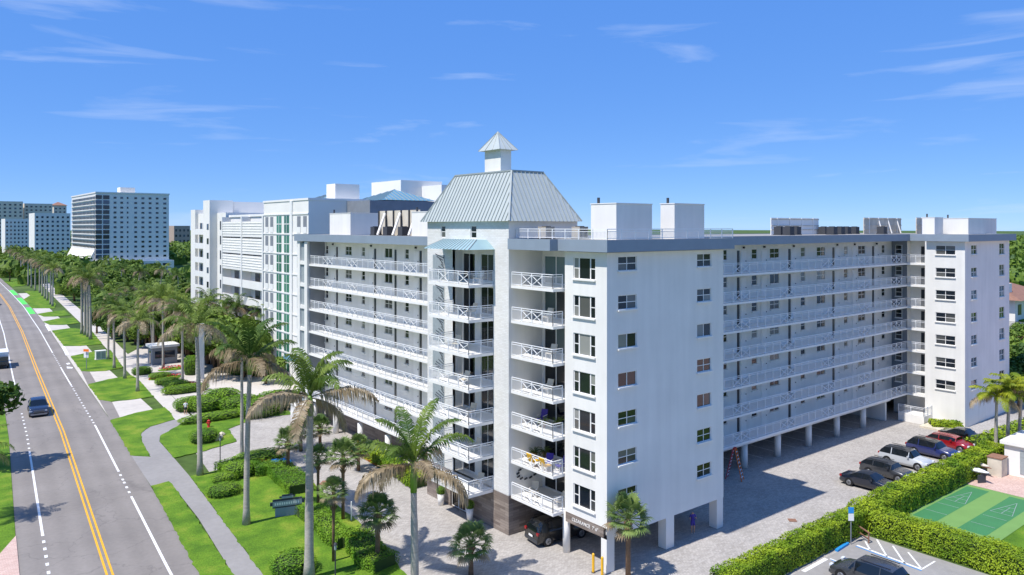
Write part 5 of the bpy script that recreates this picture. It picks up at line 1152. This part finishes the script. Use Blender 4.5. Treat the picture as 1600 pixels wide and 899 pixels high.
m = MB(); m.poly([(tx0-6,391,0),(tx0,391,0),(tx0,391,13)]); m.poly([(tx0-6,460,0),(tx0,460,0),(tx0,460,13)]); m.quad((tx0-6,391,0),(tx0-6,460,0),(tx0,460,13),(tx0,391,13)); ob('sloped_buttress', m.mesh('sloped_buttress', M['cream']), o)
grid_windows(o,'S',388,[tx0+3+i*4.2 for i in range(8)],[3.4],3.2,1.2,'slit','carport_opening',.1)
x0, x1 = PY(165,425,330)[0], PY(275,425,330)[0]
o = thing('carport', 'long low white carport roof before the tall tower', 'carport'); ob('roof', B_(x0,x1,330,335,2.6,2.9).mesh('roof', M['trim']), o)
for i in range(8): ob('post', B_(x0+(x1-x0)*i/7-.1,x0+(x1-x0)*i/7+.1,331,331.2,0,2.6).mesh('post', M['grey']), o)
# far left blocks
def far_block(name, label, pxs, y, ztop_px, m, cols, floors, roofm=None):
    x0 = PY(pxs[0],350,y)[0]; x1 = PY(pxs[1],350,y)[0]; zt = PY(pxs[0],ztop_px,y)[1]
    o = bbox_building(name, label, [('wall',(x0,x1,y,y+30,0,zt),m)]); fh = (zt-6)/floors
    for k in range(floors): grid_windows(o,'S',y,[x0+(x1-x0)*(i+.5)/cols for i in range(cols)],[5+fh*k+.6],(x1-x0)/cols*.42,fh*.42,'glassfar','window',.15)
    if roofm:
        q = MB(); c = [(x0-1,y-1),(x1+1,y-1),(x1+1,y+31),(x0-1,y+31)]
        for i in range(4): q.tri((*c[i],zt),(*c[(i+1)%4],zt),((x0+x1)/2,y+15,zt+4))
        ob('roof', q.mesh('roof', M[roofm]), o)
far_block('apartment_block','far white apartment block left of the tall tower, right one',(54,110),560,333,'white2',7,9)
far_block('apartment_block','far white apartment block left of the tall tower, lower left one',(8,56),640,342,'white2',8,8)
far_block('apartment_tower','far plain beige tower, middle one',(38,82),820,318,'beige',6,12)
far_block('apartment_tower','far plain beige tower, leftmost one',(-30,36),800,314,'beige',8,12)
far_block('apartment_tower','narrow far beige tower with terracotta roof',(84,104),860,321,'beige',3,11,'roofbrown')
far_block('apartment_block','distant low brown block on the horizon',(272,297),900,353,'browny',4,3)
# canal house
x, y = G(1590,498); o = bbox_building('canal_house', 'low house with brown tiled roof across the canal', [('wall',(x-8,x+14,y-2,y+12,0,5.5),'cream'),('chimney',(x-6,x-4,y,y+2,5,9.2),'trim')])
m = MB(); c = [(x-10,y-4),(x+16,y-4),(x+16,y+14),(x-10,y+14)]; r0, r1 = (x-1,y+5,9), (x+7,y+5,9)
m.quad((*c[0],5.4),(*c[1],5.4),r1,r0); m.quad((*c[2],5.4),(*c[3],5.4),r0,r1); m.tri((*c[3],5.4),(*c[0],5.4),r0); m.tri((*c[1],5.4),(*c[2],5.4),r1); ob('roof', m.mesh('roof', M['roofbrown']), o)
grid_windows(o,'S',y-2,[x-5,x,x+5,x+10],[1.5],2.2,2.6,'slit','window',.1); grid_windows(o,'W',x-8,[y+2,y+6],[1.5],2.2,2.6,'slit','window',.1)
sheet('far_bank', [(180,-60),(180,60),(400,60),(400,-60)], .3, M['lawn'], .5, px=False)
